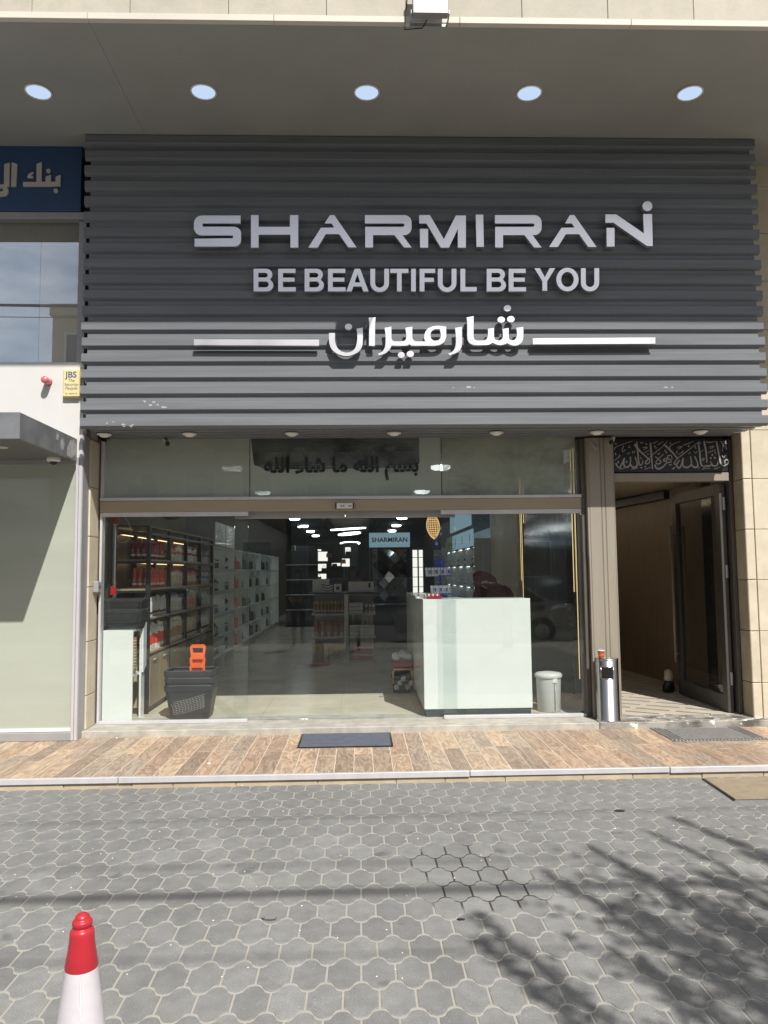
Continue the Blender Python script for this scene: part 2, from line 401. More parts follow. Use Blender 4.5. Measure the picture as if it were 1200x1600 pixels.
for nm, c in (('p_red_dark', (.28, .012, .03)), ('p_red', (.62, .06, .035)), ('p_white', (.72, .71, .69)), ('p_pink', (.60, .22, .26)), ('p_teal', (.03, .20, .24)),
              ('p_silver', (.50, .50, .50)), ('p_gold', (.62, .45, .16)), ('p_brown', (.34, .19, .09)), ('p_cream', (.60, .52, .40)), ('p_purple', (.34, .27, .50)),
              ('p_black', (.02, .02, .022)), ('p_green', (.12, .42, .06)), ('p_blue', (.03, .08, .50)), ('p_orange', (.66, .16, .05)), ('p_navy', (.015, .03, .08)), ('p_wicker', (.32, .21, .12))):
    M(nm, c, .35, var=.05, rnd=.08, coat=.2)
glass_mat('glass_door', (.965, .985, .98), .004, (.4, .42, .4), .050)
glass_mat('glass_fixed', (.962, .984, .978), .007, (.4, .42, .4), .052)
glass_mat('glass_transom', (.95, .97, .96), .0, (.3, .3, .3), .045)
def film_mat(name, col, a0, a1, sc_):
    m, t, o = node_mat(name); lk = t.links.new
    tr = N(t, 'ShaderNodeBsdfTransparent'); df = N(t, 'ShaderNodeBsdfDiffuse'); df.inputs[0].default_value = c4(col)
    g = N(t, 'ShaderNodeNewGeometry'); mp_ = N(t, 'ShaderNodeMapping', _Scale=(1, 1, 1.6)); lk(g.outputs['Position'], mp_.inputs['Vector'])
    n = N(t, 'ShaderNodeTexNoise', _Scale=sc_, _Detail=7.0, _Roughness=.6); lk(mp_.outputs[0], n.inputs['Vector'])
    r = N(t, 'ShaderNodeMapRange'); r.inputs['From Min'].default_value = .36; r.inputs['From Max'].default_value = .60; r.inputs['To Min'].default_value = a0; r.inputs['To Max'].default_value = a1; lk(n.outputs['Fac'], r.inputs['Value'])
    x = N(t, 'ShaderNodeMixShader'); lk(r.outputs[0], x.inputs[0]); lk(tr.outputs[0], x.inputs[1]); lk(df.outputs[0], x.inputs[2]); lk(x.outputs[0], o.inputs[0]); MATS[name] = m
film_mat('film_haze', (.62, .64, .60), .05, .34, 2.6); film_mat('film_mid', (.66, .67, .60), .93, .985, 1.1); film_mat('film_left', (.66, .67, .60), .80, .96, 1.1); film_mat('film_right', (.66, .66, .57), .42, .82, 2.0)
glass_mat('glass_entrance', (.82, .82, .79), .05, (.3, .29, .27), .05)
# bank window: coated mirror glass, pale base colours stand in for part of the reflection
def coated(name, dark, refl):
    m, t, o = node_mat(name); d = N(t, 'ShaderNodeBsdfDiffuse'); d.inputs[0].default_value = c4(dark)
    g = N(t, 'ShaderNodeBsdfGlossy'); g.inputs['Roughness'].default_value = .004; g.inputs[0].default_value = (.86, .92, .96, 1)
    x = N(t, 'ShaderNodeMixShader'); x.inputs[0].default_value = refl
    t.links.new(d.outputs[0], x.inputs[1]); t.links.new(g.outputs[0], x.inputs[2]); t.links.new(x.outputs[0], o.inputs[0]); MATS[name] = m
coated('coated_blue', (.42, .45, .49), .60); coated('coated_pale', (.62, .60, .53), .55)
# joint sand with the spilled-drink stain that has soaked into it
def joint_mat():
    m, t, o = node_mat('joint_sand'); lk = t.links.new
    p = N(t, 'ShaderNodeBsdfPrincipled', _Roughness=.9); g = N(t, 'ShaderNodeNewGeometry')
    n = N(t, 'ShaderNodeTexNoise', _Scale=14.0, _Detail=6.0); lk(g.outputs['Position'], n.inputs['Vector'])
    a = N(t, 'ShaderNodeMix', data_type='RGBA'); a.inputs[6].default_value = (.31, .30, .265, 1); a.inputs[7].default_value = (.41, .395, .35, 1); lk(n.outputs['Fac'], a.inputs[0])
    def blot(c, r):
        d = N(t, 'ShaderNodeVectorMath', operation='DISTANCE'); d.inputs[1].default_value = c; lk(g.outputs['Position'], d.inputs[0])
        n2 = N(t, 'ShaderNodeTexNoise', _Scale=5.0, _Detail=3.0); lk(g.outputs['Position'], n2.inputs['Vector'])
        s = N(t, 'ShaderNodeMath', operation='MULTIPLY_ADD'); s.inputs[1].default_value = .3; lk(n2.outputs['Fac'], s.inputs[0]); lk(d.outputs['Value'], s.inputs[2])
        r_ = N(t, 'ShaderNodeMapRange'); r_.inputs['From Min'].default_value = r + .1; r_.inputs['From Max'].default_value = r + .2; r_.inputs['To Min'].default_value = 1; r_.inputs['To Max'].default_value = 0
        lk(s.outputs[0], r_.inputs['Value']); return r_.outputs[0]
    q = N(t, 'ShaderNodeMath', operation='MAXIMUM'); lk(blot((.50, -3.38, 0), .27), q.inputs[0]); lk(blot((.62, -3.72, 0), .31), q.inputs[1])
    b = N(t, 'ShaderNodeMix', data_type='RGBA'); b.inputs[7].default_value = (.048, .042, .034, 1); lk(a.outputs[2], b.inputs[6]); lk(q.outputs[0], b.inputs[0])
    lk(b.outputs[2], p.inputs['Base Color']); bn = N(t, 'ShaderNodeBump', _Strength=.5, _Distance=.01); lk(n.outputs['Fac'], bn.inputs['Height']); lk(bn.outputs[0], p.inputs['Normal'])
    lk(p.outputs[0], o.inputs[0]); MATS['joint_sand'] = m
joint_mat()
def plank_mat():
    m, t, o = node_mat('plank'); lk = t.links.new
    p = N(t, 'ShaderNodeBsdfPrincipled', _Roughness=.5); g = N(t, 'ShaderNodeNewGeometry'); oi = N(t, 'ShaderNodeObjectInfo')
    off = N(t, 'ShaderNodeVectorMath', operation='SCALE'); off.inputs[0].default_value = (37, 91, 13); lk(oi.outputs['Random'], off.inputs['Scale'])
    ad = N(t, 'ShaderNodeVectorMath', operation='ADD'); lk(g.outputs['Position'], ad.inputs[0]); lk(off.outputs[0], ad.inputs[1])
    mp_ = N(t, 'ShaderNodeMapping', _Scale=(1, .24, 1)); lk(ad.outputs[0], mp_.inputs['Vector'])
    n1 = N(t, 'ShaderNodeTexNoise', _Scale=8.0, _Detail=3.0, _Distortion=1.2); lk(mp_.outputs[0], n1.inputs['Vector'])
    # growth rings: contour lines of the noise
    k = N(t, 'ShaderNodeMath', operation='MULTIPLY'); k.inputs[1].default_value = 44; lk(n1.outputs['Fac'], k.inputs[0])
    s = N(t, 'ShaderNodeMath', operation='SINE'); lk(k.outputs[0], s.inputs[0])
    n2 = N(t, 'ShaderNodeTexNoise', _Scale=60.0, _Detail=4.0); mp2 = N(t, 'ShaderNodeMapping', _Scale=(1, .08, 1)); lk(ad.outputs[0], mp2.inputs['Vector']); lk(mp2.outputs[0], n2.inputs['Vector'])
    gr = N(t, 'ShaderNodeMath', operation='MULTIPLY_ADD'); gr.inputs[1].default_value = .26; gr.inputs[2].default_value = .5; lk(s.outputs[0], gr.inputs[0])
    g2 = N(t, 'ShaderNodeMath', operation='MULTIPLY_ADD'); g2.inputs[1].default_value = .9; lk(n2.outputs['Fac'], g2.inputs[0]); g3 = N(t, 'ShaderNodeMath', operation='ADD'); g3.inputs[1].default_value = -.45
    lk(gr.outputs[0], g2.inputs[2]); lk(g2.outputs[0], g3.inputs[0])
    r1 = N(t, 'ShaderNodeValToRGB'); e = r1.color_ramp.elements; e[0].position = 0; e[0].color = (.255, .195, .15, 1); e[1].position = 1; e[1].color = (.36, .245, .17, 1)
    for pos, c in ((.25, (.395, .285, .205, 1)), (.5, (.45, .335, .23, 1)), (.72, (.305, .25, .20, 1))): q = e.new(pos); q.color = c
    lk(oi.outputs['Random'], r1.inputs[0])
    mr = N(t, 'ShaderNodeMapRange'); mr.inputs['From Min'].default_value = .15; mr.inputs['From Max'].default_value = .85; mr.inputs['To Min'].default_value = .78; mr.inputs['To Max'].default_value = 1.42; lk(g3.outputs[0], mr.inputs['Value'])
    v = N(t, 'ShaderNodeVectorMath', operation='SCALE'); lk(r1.outputs[0], v.inputs[0]); lk(mr.outputs[0], v.inputs['Scale'])
    # knots and darker heartwood patches
    n3 = N(t, 'ShaderNodeTexNoise', _Scale=5.0, _Detail=4.0); lk(mp_.outputs[0], n3.inputs['Vector']); m3 = N(t, 'ShaderNodeMapRange'); m3.inputs['From Min'].default_value = .56; m3.inputs['From Max'].default_value = .74; m3.inputs['To Max'].default_value = .6; lk(n3.outputs['Fac'], m3.inputs['Value'])
    kx = N(t, 'ShaderNodeMix', data_type='RGBA'); kx.inputs[7].default_value = (.24, .165, .115, 1); lk(m3.outputs[0], kx.inputs[0]); lk(v.outputs[0], kx.inputs[6])
    lk(kx.outputs[2], p.inputs['Base Color']); lk(p.outputs[0], o.inputs[0]); MATS['plank'] = m
plank_mat()
def stain_mat(name, base, dark, light, rough=.8):
    """stained threshold: dark grime with flaked white paint drops"""
    m, t, o = node_mat(name); lk = t.links.new
    p = N(t, 'ShaderNodeBsdfPrincipled', _Roughness=rough); g = N(t, 'ShaderNodeNewGeometry')
    mp_ = N(t, 'ShaderNodeMapping', _Scale=(1, 2.2, 1)); lk(g.outputs['Position'], mp_.inputs['Vector'])
    n = N(t, 'ShaderNodeTexNoise', _Scale=5.0, _Detail=8.0); lk(mp_.outputs[0], n.inputs['Vector'])
    a = N(t, 'ShaderNodeValToRGB'); e = a.color_ramp.elements; e[0].position = .38; e[0].color = c4(dark); e[1].position = .62; e[1].color = c4(base); lk(n.outputs['Fac'], a.inputs[0])
    n2 = N(t, 'ShaderNodeTexNoise', _Scale=11.0, _Detail=3.0); lk(mp_.outputs[0], n2.inputs['Vector'])
    r = N(t, 'ShaderNodeMapRange'); r.inputs['From Min'].default_value = .62; r.inputs['From Max'].default_value = .65; lk(n2.outputs['Fac'], r.inputs['Value'])
    x = N(t, 'ShaderNodeMix', data_type='RGBA'); x.inputs[7].default_value = c4(light); lk(r.outputs[0], x.inputs[0]); lk(a.outputs[0], x.inputs[6])
    lk(x.outputs[2], p.inputs['Base Color']); lk(p.outputs[0], o.inputs[0]); MATS[name] = m
stain_mat('threshold', (.36, .34, .30), (.09, .085, .075), (.78, .77, .72))

# ------------------------------------------------------------------ key measures (metres)
FL = 0.14           # shop floor and sill
DK = 0.08           # plank deck
CZ = 2.935          # underside of the cladding
CY = -0.73          # its front
TOP = 5.745         # underside of the canopy slab
SF = -2.24          # slab front edge
BY = -0.45          # bank front
XL, XR = -2.585, 2.245
BXR = -2.625        # right end of the bank front

# ------------------------------------------------------------------ ground, street
ST = lambda o: tag(o, kind='structure')
ST(bx('ground', 'asphalt', None, -150, 150, -150, 60, -.30, -.155))
pavement = ST(bx('pavement', 'joint_sand', None, -14, 14, -9.6, -1.80, -.15, -.0024))
ST(bx('kerb', 'concrete', None, -14, 14, -9.75, -9.605, -.15, .01, .012))
ST(bx('road', 'asphalt', None, -60, 60, -18, -9.76, -.15, -.13))
ST(bx('far_pavement', 'concrete', None, -60, 60, -25, -18.01, -.15, .0))
# interlocking pavers: straight joints along Y, scalloped joints between the rows
PW, PP, PA, GAP = .138, .191, .029, .0046
def wave(u):                                   # u in row widths, crest (far side) at u = 0
    c = math.cos(2 * math.pi * u); s_ = abs(c) ** .55 * (1 if c > 0 else -1)
    return PA * s_
def paver_mesh():
    K = 12; GY_ = .0078; far, near = [], []
    for k in range(K + 1):
        x = -PW / 2 + GAP + (PW - 2 * GAP) * k / K
        far.append((x, PP / 2 - wave(x / PW + .5) * -1 * -1 - GAP + 0.0)); near.append((x, 0))
    # the far edge bulges away at the middle of the stone, the near edge bulges towards us
    far = [(x, PP / 2 + wave(x / PW) - GY_) for x, _ in far]; near = [(x, -PP / 2 - wave(x / PW) + GY_) for x, _ in near]
    top = far + near[::-1]
    n = len(top); cx = 0
    ins = [(x * .972, y * .975) for x, y in top]
    vs = [(x, y, -.02) for x, y in top] + [(x, y, -.0018) for x, y in top] + [(x, y, 0) for x, y in ins]
    fs = [(i, (i + 1) % n, n + (i + 1) % n, n + i) for i in range(n)] + [(n + i, n + (i + 1) % n, 2 * n + (i + 1) % n, 2 * n + i) for i in range(n)]
    fs += [tuple(range(2 * n, 3 * n))]
    me = bpy.data.meshes.new('paver'); me.from_pydata(vs, [], fs); me.materials.append(MATS['paver'])
    bm = bmesh.new(); bm.from_mesh(me); bmesh.ops.recalc_face_normals(bm, faces=bm.faces[:]); bm.to_mesh(me); bm.free()
    return me, vs, fs
PME, PVS, PFS = paver_mesh()
def cam_px(p):
    v = Vector(p) - CAM; z = v.dot(FWD)
    return (600 + FPX * v.dot(RGT) / z, 800 - FPX * v.dot(UPV) / z) if z > .05 else None
spots = []
for row in range(-20, 15):
    y = -4.54 + PP * row
    if y - .02 > -1.81: continue
    for k in range(-52, 52):
        x = -.561 + PW / 2 + PW * k + (PW / 2 if row % 2 else 0)
        if y < -6.4 and abs(x) > 4: continue
        q = cam_px((x, y, 0))
        seen = q and -60 < q[0] < 1260 and q[1] < 1680
        spots.append((0 if seen else 1, (Vector((x, y, 0)) - CAM).length, x, y))
spots.sort()
rest = MB()
rg = random.Random(3)
for i, (far_, d_, x, y) in enumerate(spots):
    dz = rg.uniform(-.0006, .0010); a = rg.uniform(-.012, .012)
    if i < 300:
        o = bpy.data.objects.new('paver', PME); COL.objects.link(o); o.parent = pavement
        o.location = (x, y, dz); o.rotation_euler = (rg.uniform(-.004, .004), rg.uniform(-.004, .004), a)
    elif not far_ or y > -9.4:
        rest.add([(vx + x, vy + y, vz + dz) for vx, vy, vz in PVS], PFS)
tag(rest.build('paver_field', 'paver', pavement), kind='stuff')

# plank deck with a metal nosing
NY = -1.79
M('grout', (.62, .55, .45), .85, var=.06)
deck = ST(bx('deck', 'grout', None, -8, 8, NY + .012, -.30, -.02, DK - .0018))
PWID = .152
for k in range(-30, 31):
    x = .013 + PWID * k
    if k % 2: js = -1.02 + rg.uniform(-.03, .03)
    else: js = -1.20 + rg.uniform(-.03, .03)
    if rg.random() < .25: js += .22
    g = .0031
    for y0, y1 in ((NY + .024, js - g), (js + g, -.349)):
        w_ = PWID / 2 - g; dz = rg.uniform(-.0012, .0012)
        MB().box(x - w_, x + w_, y0, y1, DK - .02, DK + dz).build('plank', 'plank', deck, .0012)
for x0, x1 in ((-8, xx(185, NY, 1218)), (xx(185, NY, 1218), xx(734, NY, 1207)), (xx(734, NY, 1207), xx(1046, NY, 1201)), (xx(1046, NY, 1201), 8)):
    d_ = rg.uniform(-.003, .003)
    MB().box(x0 + .003, x1 - .003, NY - .014 + d_, NY + .022, DK - .038 + d_, DK + .004).build('nosing', 'alu', deck, .003)
b = MB(); x = -8
while x < 8:
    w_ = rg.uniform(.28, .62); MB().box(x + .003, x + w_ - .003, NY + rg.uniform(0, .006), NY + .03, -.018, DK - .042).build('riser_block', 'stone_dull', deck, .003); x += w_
# sill slab in front of the shop glass and the worn threshold of the passage
sill = ST(bx('sill', 'concrete', None, BXR - .06, 2.27, -.345, .3, DK - .03, FL, .006))
threshold = ST(bx('threshold', 'threshold', None, 2.274, 4.3, -.345, -.02, DK - .03, FL + .002, .008))

# ------------------------------------------------------------------ the building that carries it all
bld = thing('shop_building', 'cream stone building with a deep grey soffit over the shopfront', 'building', (0, 0, 0))
bx('upper_mass', 'plaster', bld, -16, 16, -2.0, 27, TOP + .05, 12)
bx('inner_mass', 'plaster', bld, -2.62, 8, .02, 27, 3.06, TOP + .049)
bx('bank_mass', 'plaster', bld, -16, -2.9, .6, 27, 0, TOP + .049)
bx('side_mass', 'plaster', bld, 4.75, 16, .2, 27, 0, 3.059)
sx1 = at(137, 38, SF).x
for x0, x1 in ((-9, sx1 - .001), (sx1 + .001, 9)):
    bx('soffit_panel', 'soffit', bld, x0, x1, SF + .02, -.05, TOP, TOP + .03)
# stone fascia: one course shows, its joints measured along the picture's top edge
zt = zx(27, SF); z2 = zt + .62
bx('fascia_backing', 'mortar', bld, -9, 9, SF + .012, SF + .2, TOP + .002, z2 + 1.3)
jx = [xx(203, SF, 10) + .7 * k for k in range(-9, 14)]
jx = [xx(p, SF, 10) for p in (-257, -104, 50, 203, 357, 510, 663, 815, 949, 1083, 1236, 1390)]
for r_ in range(2):
    for a, b_ in zip(jx[:-1], jx[1:]):
        s_ = .35 * r_
        MB().box(a + .0018 + s_, b_ - .0018 + s_, SF - .004 + rg.uniform(-.002, .002), SF + .03, zt + .004 + r_ * .624, z2 + r_ * .624).build('stone', 'stone_fascia', bld, .003)
dx_ = [xx(p, SF, 32) for p in (-300, -80, 137, 428, 718, 985, 1250, 1500)]
for a, b_ in zip(dx_[:-1], dx_[1:]):
    MB().box(a + .0015, b_ - .0015, SF - .016, SF + .03, TOP - .006, zt).build('drip_trim', 'drip_trim', bld, .003)
# right pier: stone front and stone return
PX0, PYF = 3.833, -.235
courses = [zx(p, PYF, 1180) for p in (1150, 1067, 986, 906, 827, 748, 672, 600, 515, 439, 364, 291, 215, 140)]
bx('pier_backing', 'mortar', bld, PX0 + .05, 9, PYF + .014, 0.6, 0, TOP - .001)
for i, (z0, z1) in enumerate(zip(courses[:-1], courses[1:])):
    z0 = max(z0, DK) if i == 0 else z0
    # return blocks (shade put in by a darker stone colour), edge strip, front blocks
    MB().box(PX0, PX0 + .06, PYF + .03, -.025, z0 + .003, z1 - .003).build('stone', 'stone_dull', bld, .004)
    MB().box(PX0 - .004, PX0 + .085, PYF - .004, PYF + .029, z0 + .003, z1 - .003).build('stone', 'stone', bld, .006)
    xs = [PX0 + .093, PX0 + .80, PX0 + 1.5, PX0 + 2.2] if i % 2 else [PX0 + .093, PX0 + .45, PX0 + 1.15, PX0 + 1.85]
    for a, b_ in zip(xs[:-1], xs[1:]):
        MB().box(a + .002, b_ - .002, PYF + .0, PYF + .03, z0 + .002, z1 - .002).build('stone', 'stone', bld, .004)
# left jamb between the bank and the shop glass: grey plate and stone
jz = [zx(p, -.15, 150) for p in (1150, 1084, 1001, 917, 839, 763, 690)]
bx('jamb_plate', 'alu_grey', bld, BXR - .03, BXR + .008, BY + .002, BY + .17, DK - .01, CZ - .004, .002)
for z0, z1 in zip(jz[:-1], jz[1:]):
    MB().box(BXR - .05, BXR + .022, BY + .172, -.035, max(z0, FL) + .003, min(z1, CZ - .003) - .003).build('stone', 'stone_dull' if 0 else 'stone', bld, .004)
bx('jamb_backing', 'mortar', bld, BXR - .25, BXR + .004, BY + .03, .05, DK - .02, CZ - .002)
# bulkheads beside and above the shop glass
bx('end_wall', 'wall_dark', bld, -2.95, -2.72, .06, 27, 0, 3.059)
bx('party_wall', 'wall_dark', bld, 2.48, 2.60, .32, 27, 0, 3.058)
bx('passage_marble', 'marble_dark', bld, 3.98, 4.74, .13, 1.06, 0, 3.058)
# ------------------------------------------------------------------ shop interior shell
ST(bx('floor', 'mortar', None, -2.72, 2.48, .302, 26, -.1, FL - .003))
fl = bpy.data.objects['floor']
for i, x0 in enumerate([-2.62 + .8 * k for k in range(7)]):
    for j in range(11):
        y0 = .012 + .8 * j if j else .012
        x1 = min(x0 + .797, 2.47)
        if x1 - x0 > .03: MB().box(x0, x1, max(y0, .302), .012 + .8 * (j + 1) - .003, FL - .02, FL + .001).build('tile', 'floor_tile', fl)
ST(bx('far_floor', 'floor_tile', None, -2.72, 2.48, 8.82, 26, FL - .02, FL))
ST(bx('interior_ceiling', 'ceiling_dark', None, -2.72, 2.48, .03, 26, 3.0, 3.05))
ST(bx('back_wall', 'wall_dark', None, -2.72, 2.48, 24, 24.2, 0, 3.05))
ST(bx('left_wall', 'wall_dark', None, -2.72, -2.70, .06, 24, FL, 3.0))

# ------------------------------------------------------------------ shopfront frame
sf = thing('glass_shopfront', 'wide glass shopfront with beige transom beam and silver rails', 'shopfront', (0, 0, FL))
zb0, zb1 = zx(797, -.06), zx(779.5, -.06)
bx('transom_beam', 'tan_beam', sf, XL + .002, XR, -.06, .05, zb0, zb1, .003)
bx('transom_rail', 'alu', sf, XL + .002, XR, -.075, .03, zb1 + .001, zb1 + .031, .003)
bx('side_frame', 'alu', sf, XL, XL + .022, -.045, .05, FL, zb0 - .001, .002)
bx('side_frame', 'alu', sf, XL, XL + .030, -.045, .05, zb1 + .032, CZ - .002, .002)
bx('side_frame', 'bronze_dark', sf, XR + .003, XR + .045, -.055, .06, FL, CZ - .002, .003)
TJ = [XL + .03, xx(390, 0, 730), xx(690, 0, 730), XR - .02]
bx('side_frame', 'frame_dark', sf, XR - .018, XR + .002, -.03, .03, zb1 + .033, CZ - .002, .002)
for a, b_ in zip(TJ[:-1], TJ[1:]):
    bx('transom_pane', 'glass_transom', sf, a + .002, b_ - .002, -.004, .006, zb1 + .032, CZ + .04)
ft = zb1 + .034
bx('privacy_film', 'film_left', sf, TJ[0] + .004, TJ[1] - .004, .0125, .0130, ft, CZ + .03)
fx0, fx1, fz = xx(392, .02, 715), xx(655, .02, 700), zx(728, .02)
MB().add([(TJ[1] + .004, .0205, ft), (TJ[2] - .004, .0205, ft), (TJ[2] - .004, .0205, CZ + .03), (fx1, .0205, CZ + .03), (fx1, .0205, fz + .03), (fx1 - .05, .0205, fz - .02), (fx0 + .16, .0205, fz - .03), (fx0 + .03, .0205, fz + .02), (fx0, .0205, CZ + .03), (TJ[1] + .004, .0205, CZ + .03)], [tuple(range(10))]).build('privacy_film', 'film_mid', sf)
MB().add([(fx0, .0205, CZ + .03), (fx0 + .03, .0205, fz + .02), (fx0 + .16, .0205, fz - .03), (fx1 - .05, .0205, fz - .02), (fx1, .0205, fz + .03), (fx1, .0205, CZ + .03)], [tuple(range(6))]).build('haze_sheet', 'film_haze', sf)  # thin pale sheet added as haze to wash out the dark panel
bx('privacy_film', 'film_right', sf, TJ[2] + .004, TJ[3] - .004, .0125, .0130, ft, CZ + .03)
zr = zx(803, -.03)
xa, xb, xc, xd, xe = XL + .023, xx(388, 0, 960), xx(540.5, .05, 960), xx(690, 0, 960), XR
xo0, xo1 = xx(366, .05, 960), xx(713, .05, 960)
for x0, x1 in ((xa, xb), (xd + .004, xe)):
    bx('fixed_pane', 'glass_fixed', sf, x0, x1, -.024, -.012, FL + .02, zr)
    bx('head_rail', 'alu', sf, x0, x1, -.05, -.002, zr - .008, zb0 - .001, .002)
    bx('foot_rail', 'alu', sf, x0, x1, -.045, .002, FL + .001, FL + .034, .003)
zs = zx(808, .05)
for lab, x0, x1 in (('left sliding leaf of the clear glass shop door, meeting at the centre joint', xo0, xc - .002), ('right sliding leaf of the clear glass shop door, beside the white counter', xc + .002, xo1)):
    d_ = thing('sliding_door', lab, 'door', ((x0 + x1) / 2, .05, FL), 0, 'sliding glass leaves of the shop door')
    bx('glass_pane', 'glass_door', d_, x0, x1, .044, .056, FL + .008, zs)
    bx('top_rail', 'alu_grey', d_, x0, x1, .028, .075, zs - .006, zb0 + .02, .002)
M('peel', (.40, .405, .41), .6, var=.25, scale=18)
M('reveal', (.23, .22, .19), .6)
# ------------------------------------------------------------------ ribbed sign cladding
cl = thing('sign_cladding', 'charcoal ribbed metal cladding panel carrying the shop lettering', 'cladding', (.65, CY, CZ))
CX0, CX1 = -2.555, 3.85
bx('backing_sheet', 'cladding', cl, CX0 + .045, CX1 - .045, CY + .0305, CY + .06, CZ + .012, TOP - .002)
bx('carcass', 'cladding_dark', cl, CX0 + .09, CX1 - .09, CY + .062, -.012, CZ + .045, TOP - .003)
PIT = .1503; nr = 19
z = CZ; rg2 = random.Random(5)
for k in range(nr):
    zb = CZ + PIT * k
    zt_ = min(zb + .098, TOP - .004)
    if zt_ - zb < .05: continue
    # profile: underside slopes back, flat face, thin square top ledge
    pr = [(CY + .0302, zb), (CY + .004, zb + .019), (CY, zb + .023), (CY, zt_ - .003), (CY + .003, zt_), (CY + .0302, zt_)]
    e = rg2.uniform(-.004, .004)
    m_ = MB().prism(pr, lambda y, z_: (CX0 + e, y, z_), lambda y, z_: (CX1 + e, y, z_))
    m_.build('rib', 'cladding', cl)
for i, y0 in enumerate((-.70, -.55, -.40, -.25, -.11)):
    MB().box(CX0 + .06, CX1 - .03 - .0 * i, y0, y0 + .075, CZ + .002 + .004 * i, CZ + .04).build('soffit_rib', 'cladding', cl, .006)
sc_ = random.Random(9)
for (px_, py_, k_, h_) in ((168, 662, 4, 6), (200, 664, 5, 5), (236, 629, 4, 9), (246, 634, 3, 5), (740, 606, 2, 3), (720, 605, 1, 3), (1040, 607, 2, 4)):
    for q_ in range(k_):
        c_ = at(px_ + sc_.uniform(-12, 12), py_ + sc_.uniform(-h_, h_) * .5, CY - .0012); w2, h2 = sc_.uniform(.006, .034), sc_.uniform(.002, .012)
        MB().add([(c_.x + w2 * math.cos(a) * sc_.uniform(.5, 1.2), CY - .0012, c_.z + h2 * math.sin(a) * sc_.uniform(.5, 1.2)) for a in [2 * math.pi * e / 7 for e in range(7)]], [tuple(range(7))]).build('paint_scuff', 'peel', cl)
# surface lights under the cladding
xsl = [163, 296, 456, 616, 776, 933, 1095]
posn = ['first from the bank end', 'second from the bank end, near the bullet camera', 'third, left of the middle', 'fourth, over the right half of the door', 'fifth, over the white counter', 'sixth, over the bronze pilaster', 'last, over the calligraphy panel']
proto = None
for p, w_ in zip(xsl, posn):
    pt = at(p, 680, -.46)
    lab = 'white round surface light under the cladding, ' + w_
    if proto is None:
        proto = thing('under_light', lab, 'light', (pt.x, -.46, CZ - .002), 0, 'round lights under the cladding')
        MB().lathe([(.062, 0), (.066, -.004), (.066, -.012), (.05, -.016)], 24, (pt.x, -.46, CZ - .002)).build('ring', 'white_plastic', proto)
        MB().lathe([(.049, -.0165), (.035, -.03), (.001, -.036)], 24, (pt.x, -.46, CZ - .002)).build('diffuser', 'white_plastic', proto)
    else: dup(proto, (pt.x, -.46, CZ - .002), label=lab)

# ------------------------------------------------------------------ shop name, slogan and Arabic name
LY = CY - .072; LD = .038
def org(n): return {1: (290, 310), 2: (530, 310), 3: (780, 310)}[n]
sg = thing('shop_name_sign', 'large pale raised letters reading SHARMIRAN on the charcoal cladding', 'sign', (0, LY, at(600, 387, LY).z))
def put(name, polys, o, sc, par, mat='letter_white', Y=None, D=None):
    Y = LY if Y is None else Y; D = LD if D is None else D
    l = letter(name, [px_poly(p, o, sc, Y) for p in polys], Y, D, mat, par)
    return l
S = [(412, 128), (125, 128)] + arc(122, 188, 60, 60, 270, 180)[1:] + arc(122, 220, 60, 58, 180, 90) + [(355, 278), (355, 298), (67, 302), (67, 361), (365, 361)] + arc(362, 312, 54, 49, 90, 0) + arc(362, 262, 54, 50, 0, -90) + [(128, 212), (128, 188), (412, 188)]
Hh = [(490, 125), (547, 125), (547, 213), (782, 213), (782, 125), (845, 125), (845, 369), (786, 369), (786, 272), (547, 272), (547, 369), (490, 369)]
A1 = [(1083, 125), (1115, 125), (1282, 367), (1220, 367), (1152, 268), (1050, 268), (990, 369), (920, 369), (1015, 220), (1115, 218), (1095, 188), (1042, 188)]
Rr = [(193, 125), (488, 125)] + arc(488, 180, 55, 55, -90, 0)[1:] + arc(488, 220, 55, 55, 0, 90) + [(475, 275), (543, 368), (487, 368), (415, 275), (254, 275), (254, 368), (195, 368), (195, 213), (475, 213)] + arc(477, 200, 13, 12, 90, -90, 6) + [(193, 188)]
M1 = [(605, 228), (667, 228), (667, 369), (607, 369)]
M2 = [(600, 125), (680, 125), (785, 305), (875, 128), (950, 128), (950, 369), (890, 369), (890, 228), (823, 369), (762, 369), (655, 188), (600, 188)]
I1 = [(1024, 122), (1080, 122), (1085, 363), (1030, 363)]
R2 = [(x - 225, y) for x, y in Rr]
A2 = [(530, 125), (563, 125), (730, 364), (668, 364), (600, 268), (500, 268), (440, 364), (374, 364), (468, 220), (565, 218), (545, 187), (493, 187)]
N1 = [(805, 221), (865, 221), (865, 361), (807, 361)]
N2 = [(797, 120), (878, 120), (1085, 262), (1080, 117), (1146, 117), (1152, 357), (1110, 357), (857, 182), (797, 182)]
for p, o in ((S, 1), (Hh, 1), (A1, 1), (Rr, 2), (I1, 2), (R2, 3), (A2, 3)): put('letter', [p], org(o), 4.8, sg)
put('letter', [M1], org(2), 4.8, sg); put('letter', [M2], org(2), 4.8, sg)
put('letter', [N1], org(3), 4.8, sg); put('letter', [N2], org(3), 4.8, sg)
put('dot', [ell(1112, 58, 37, 37, 28)], org(3), 4.8, sg)
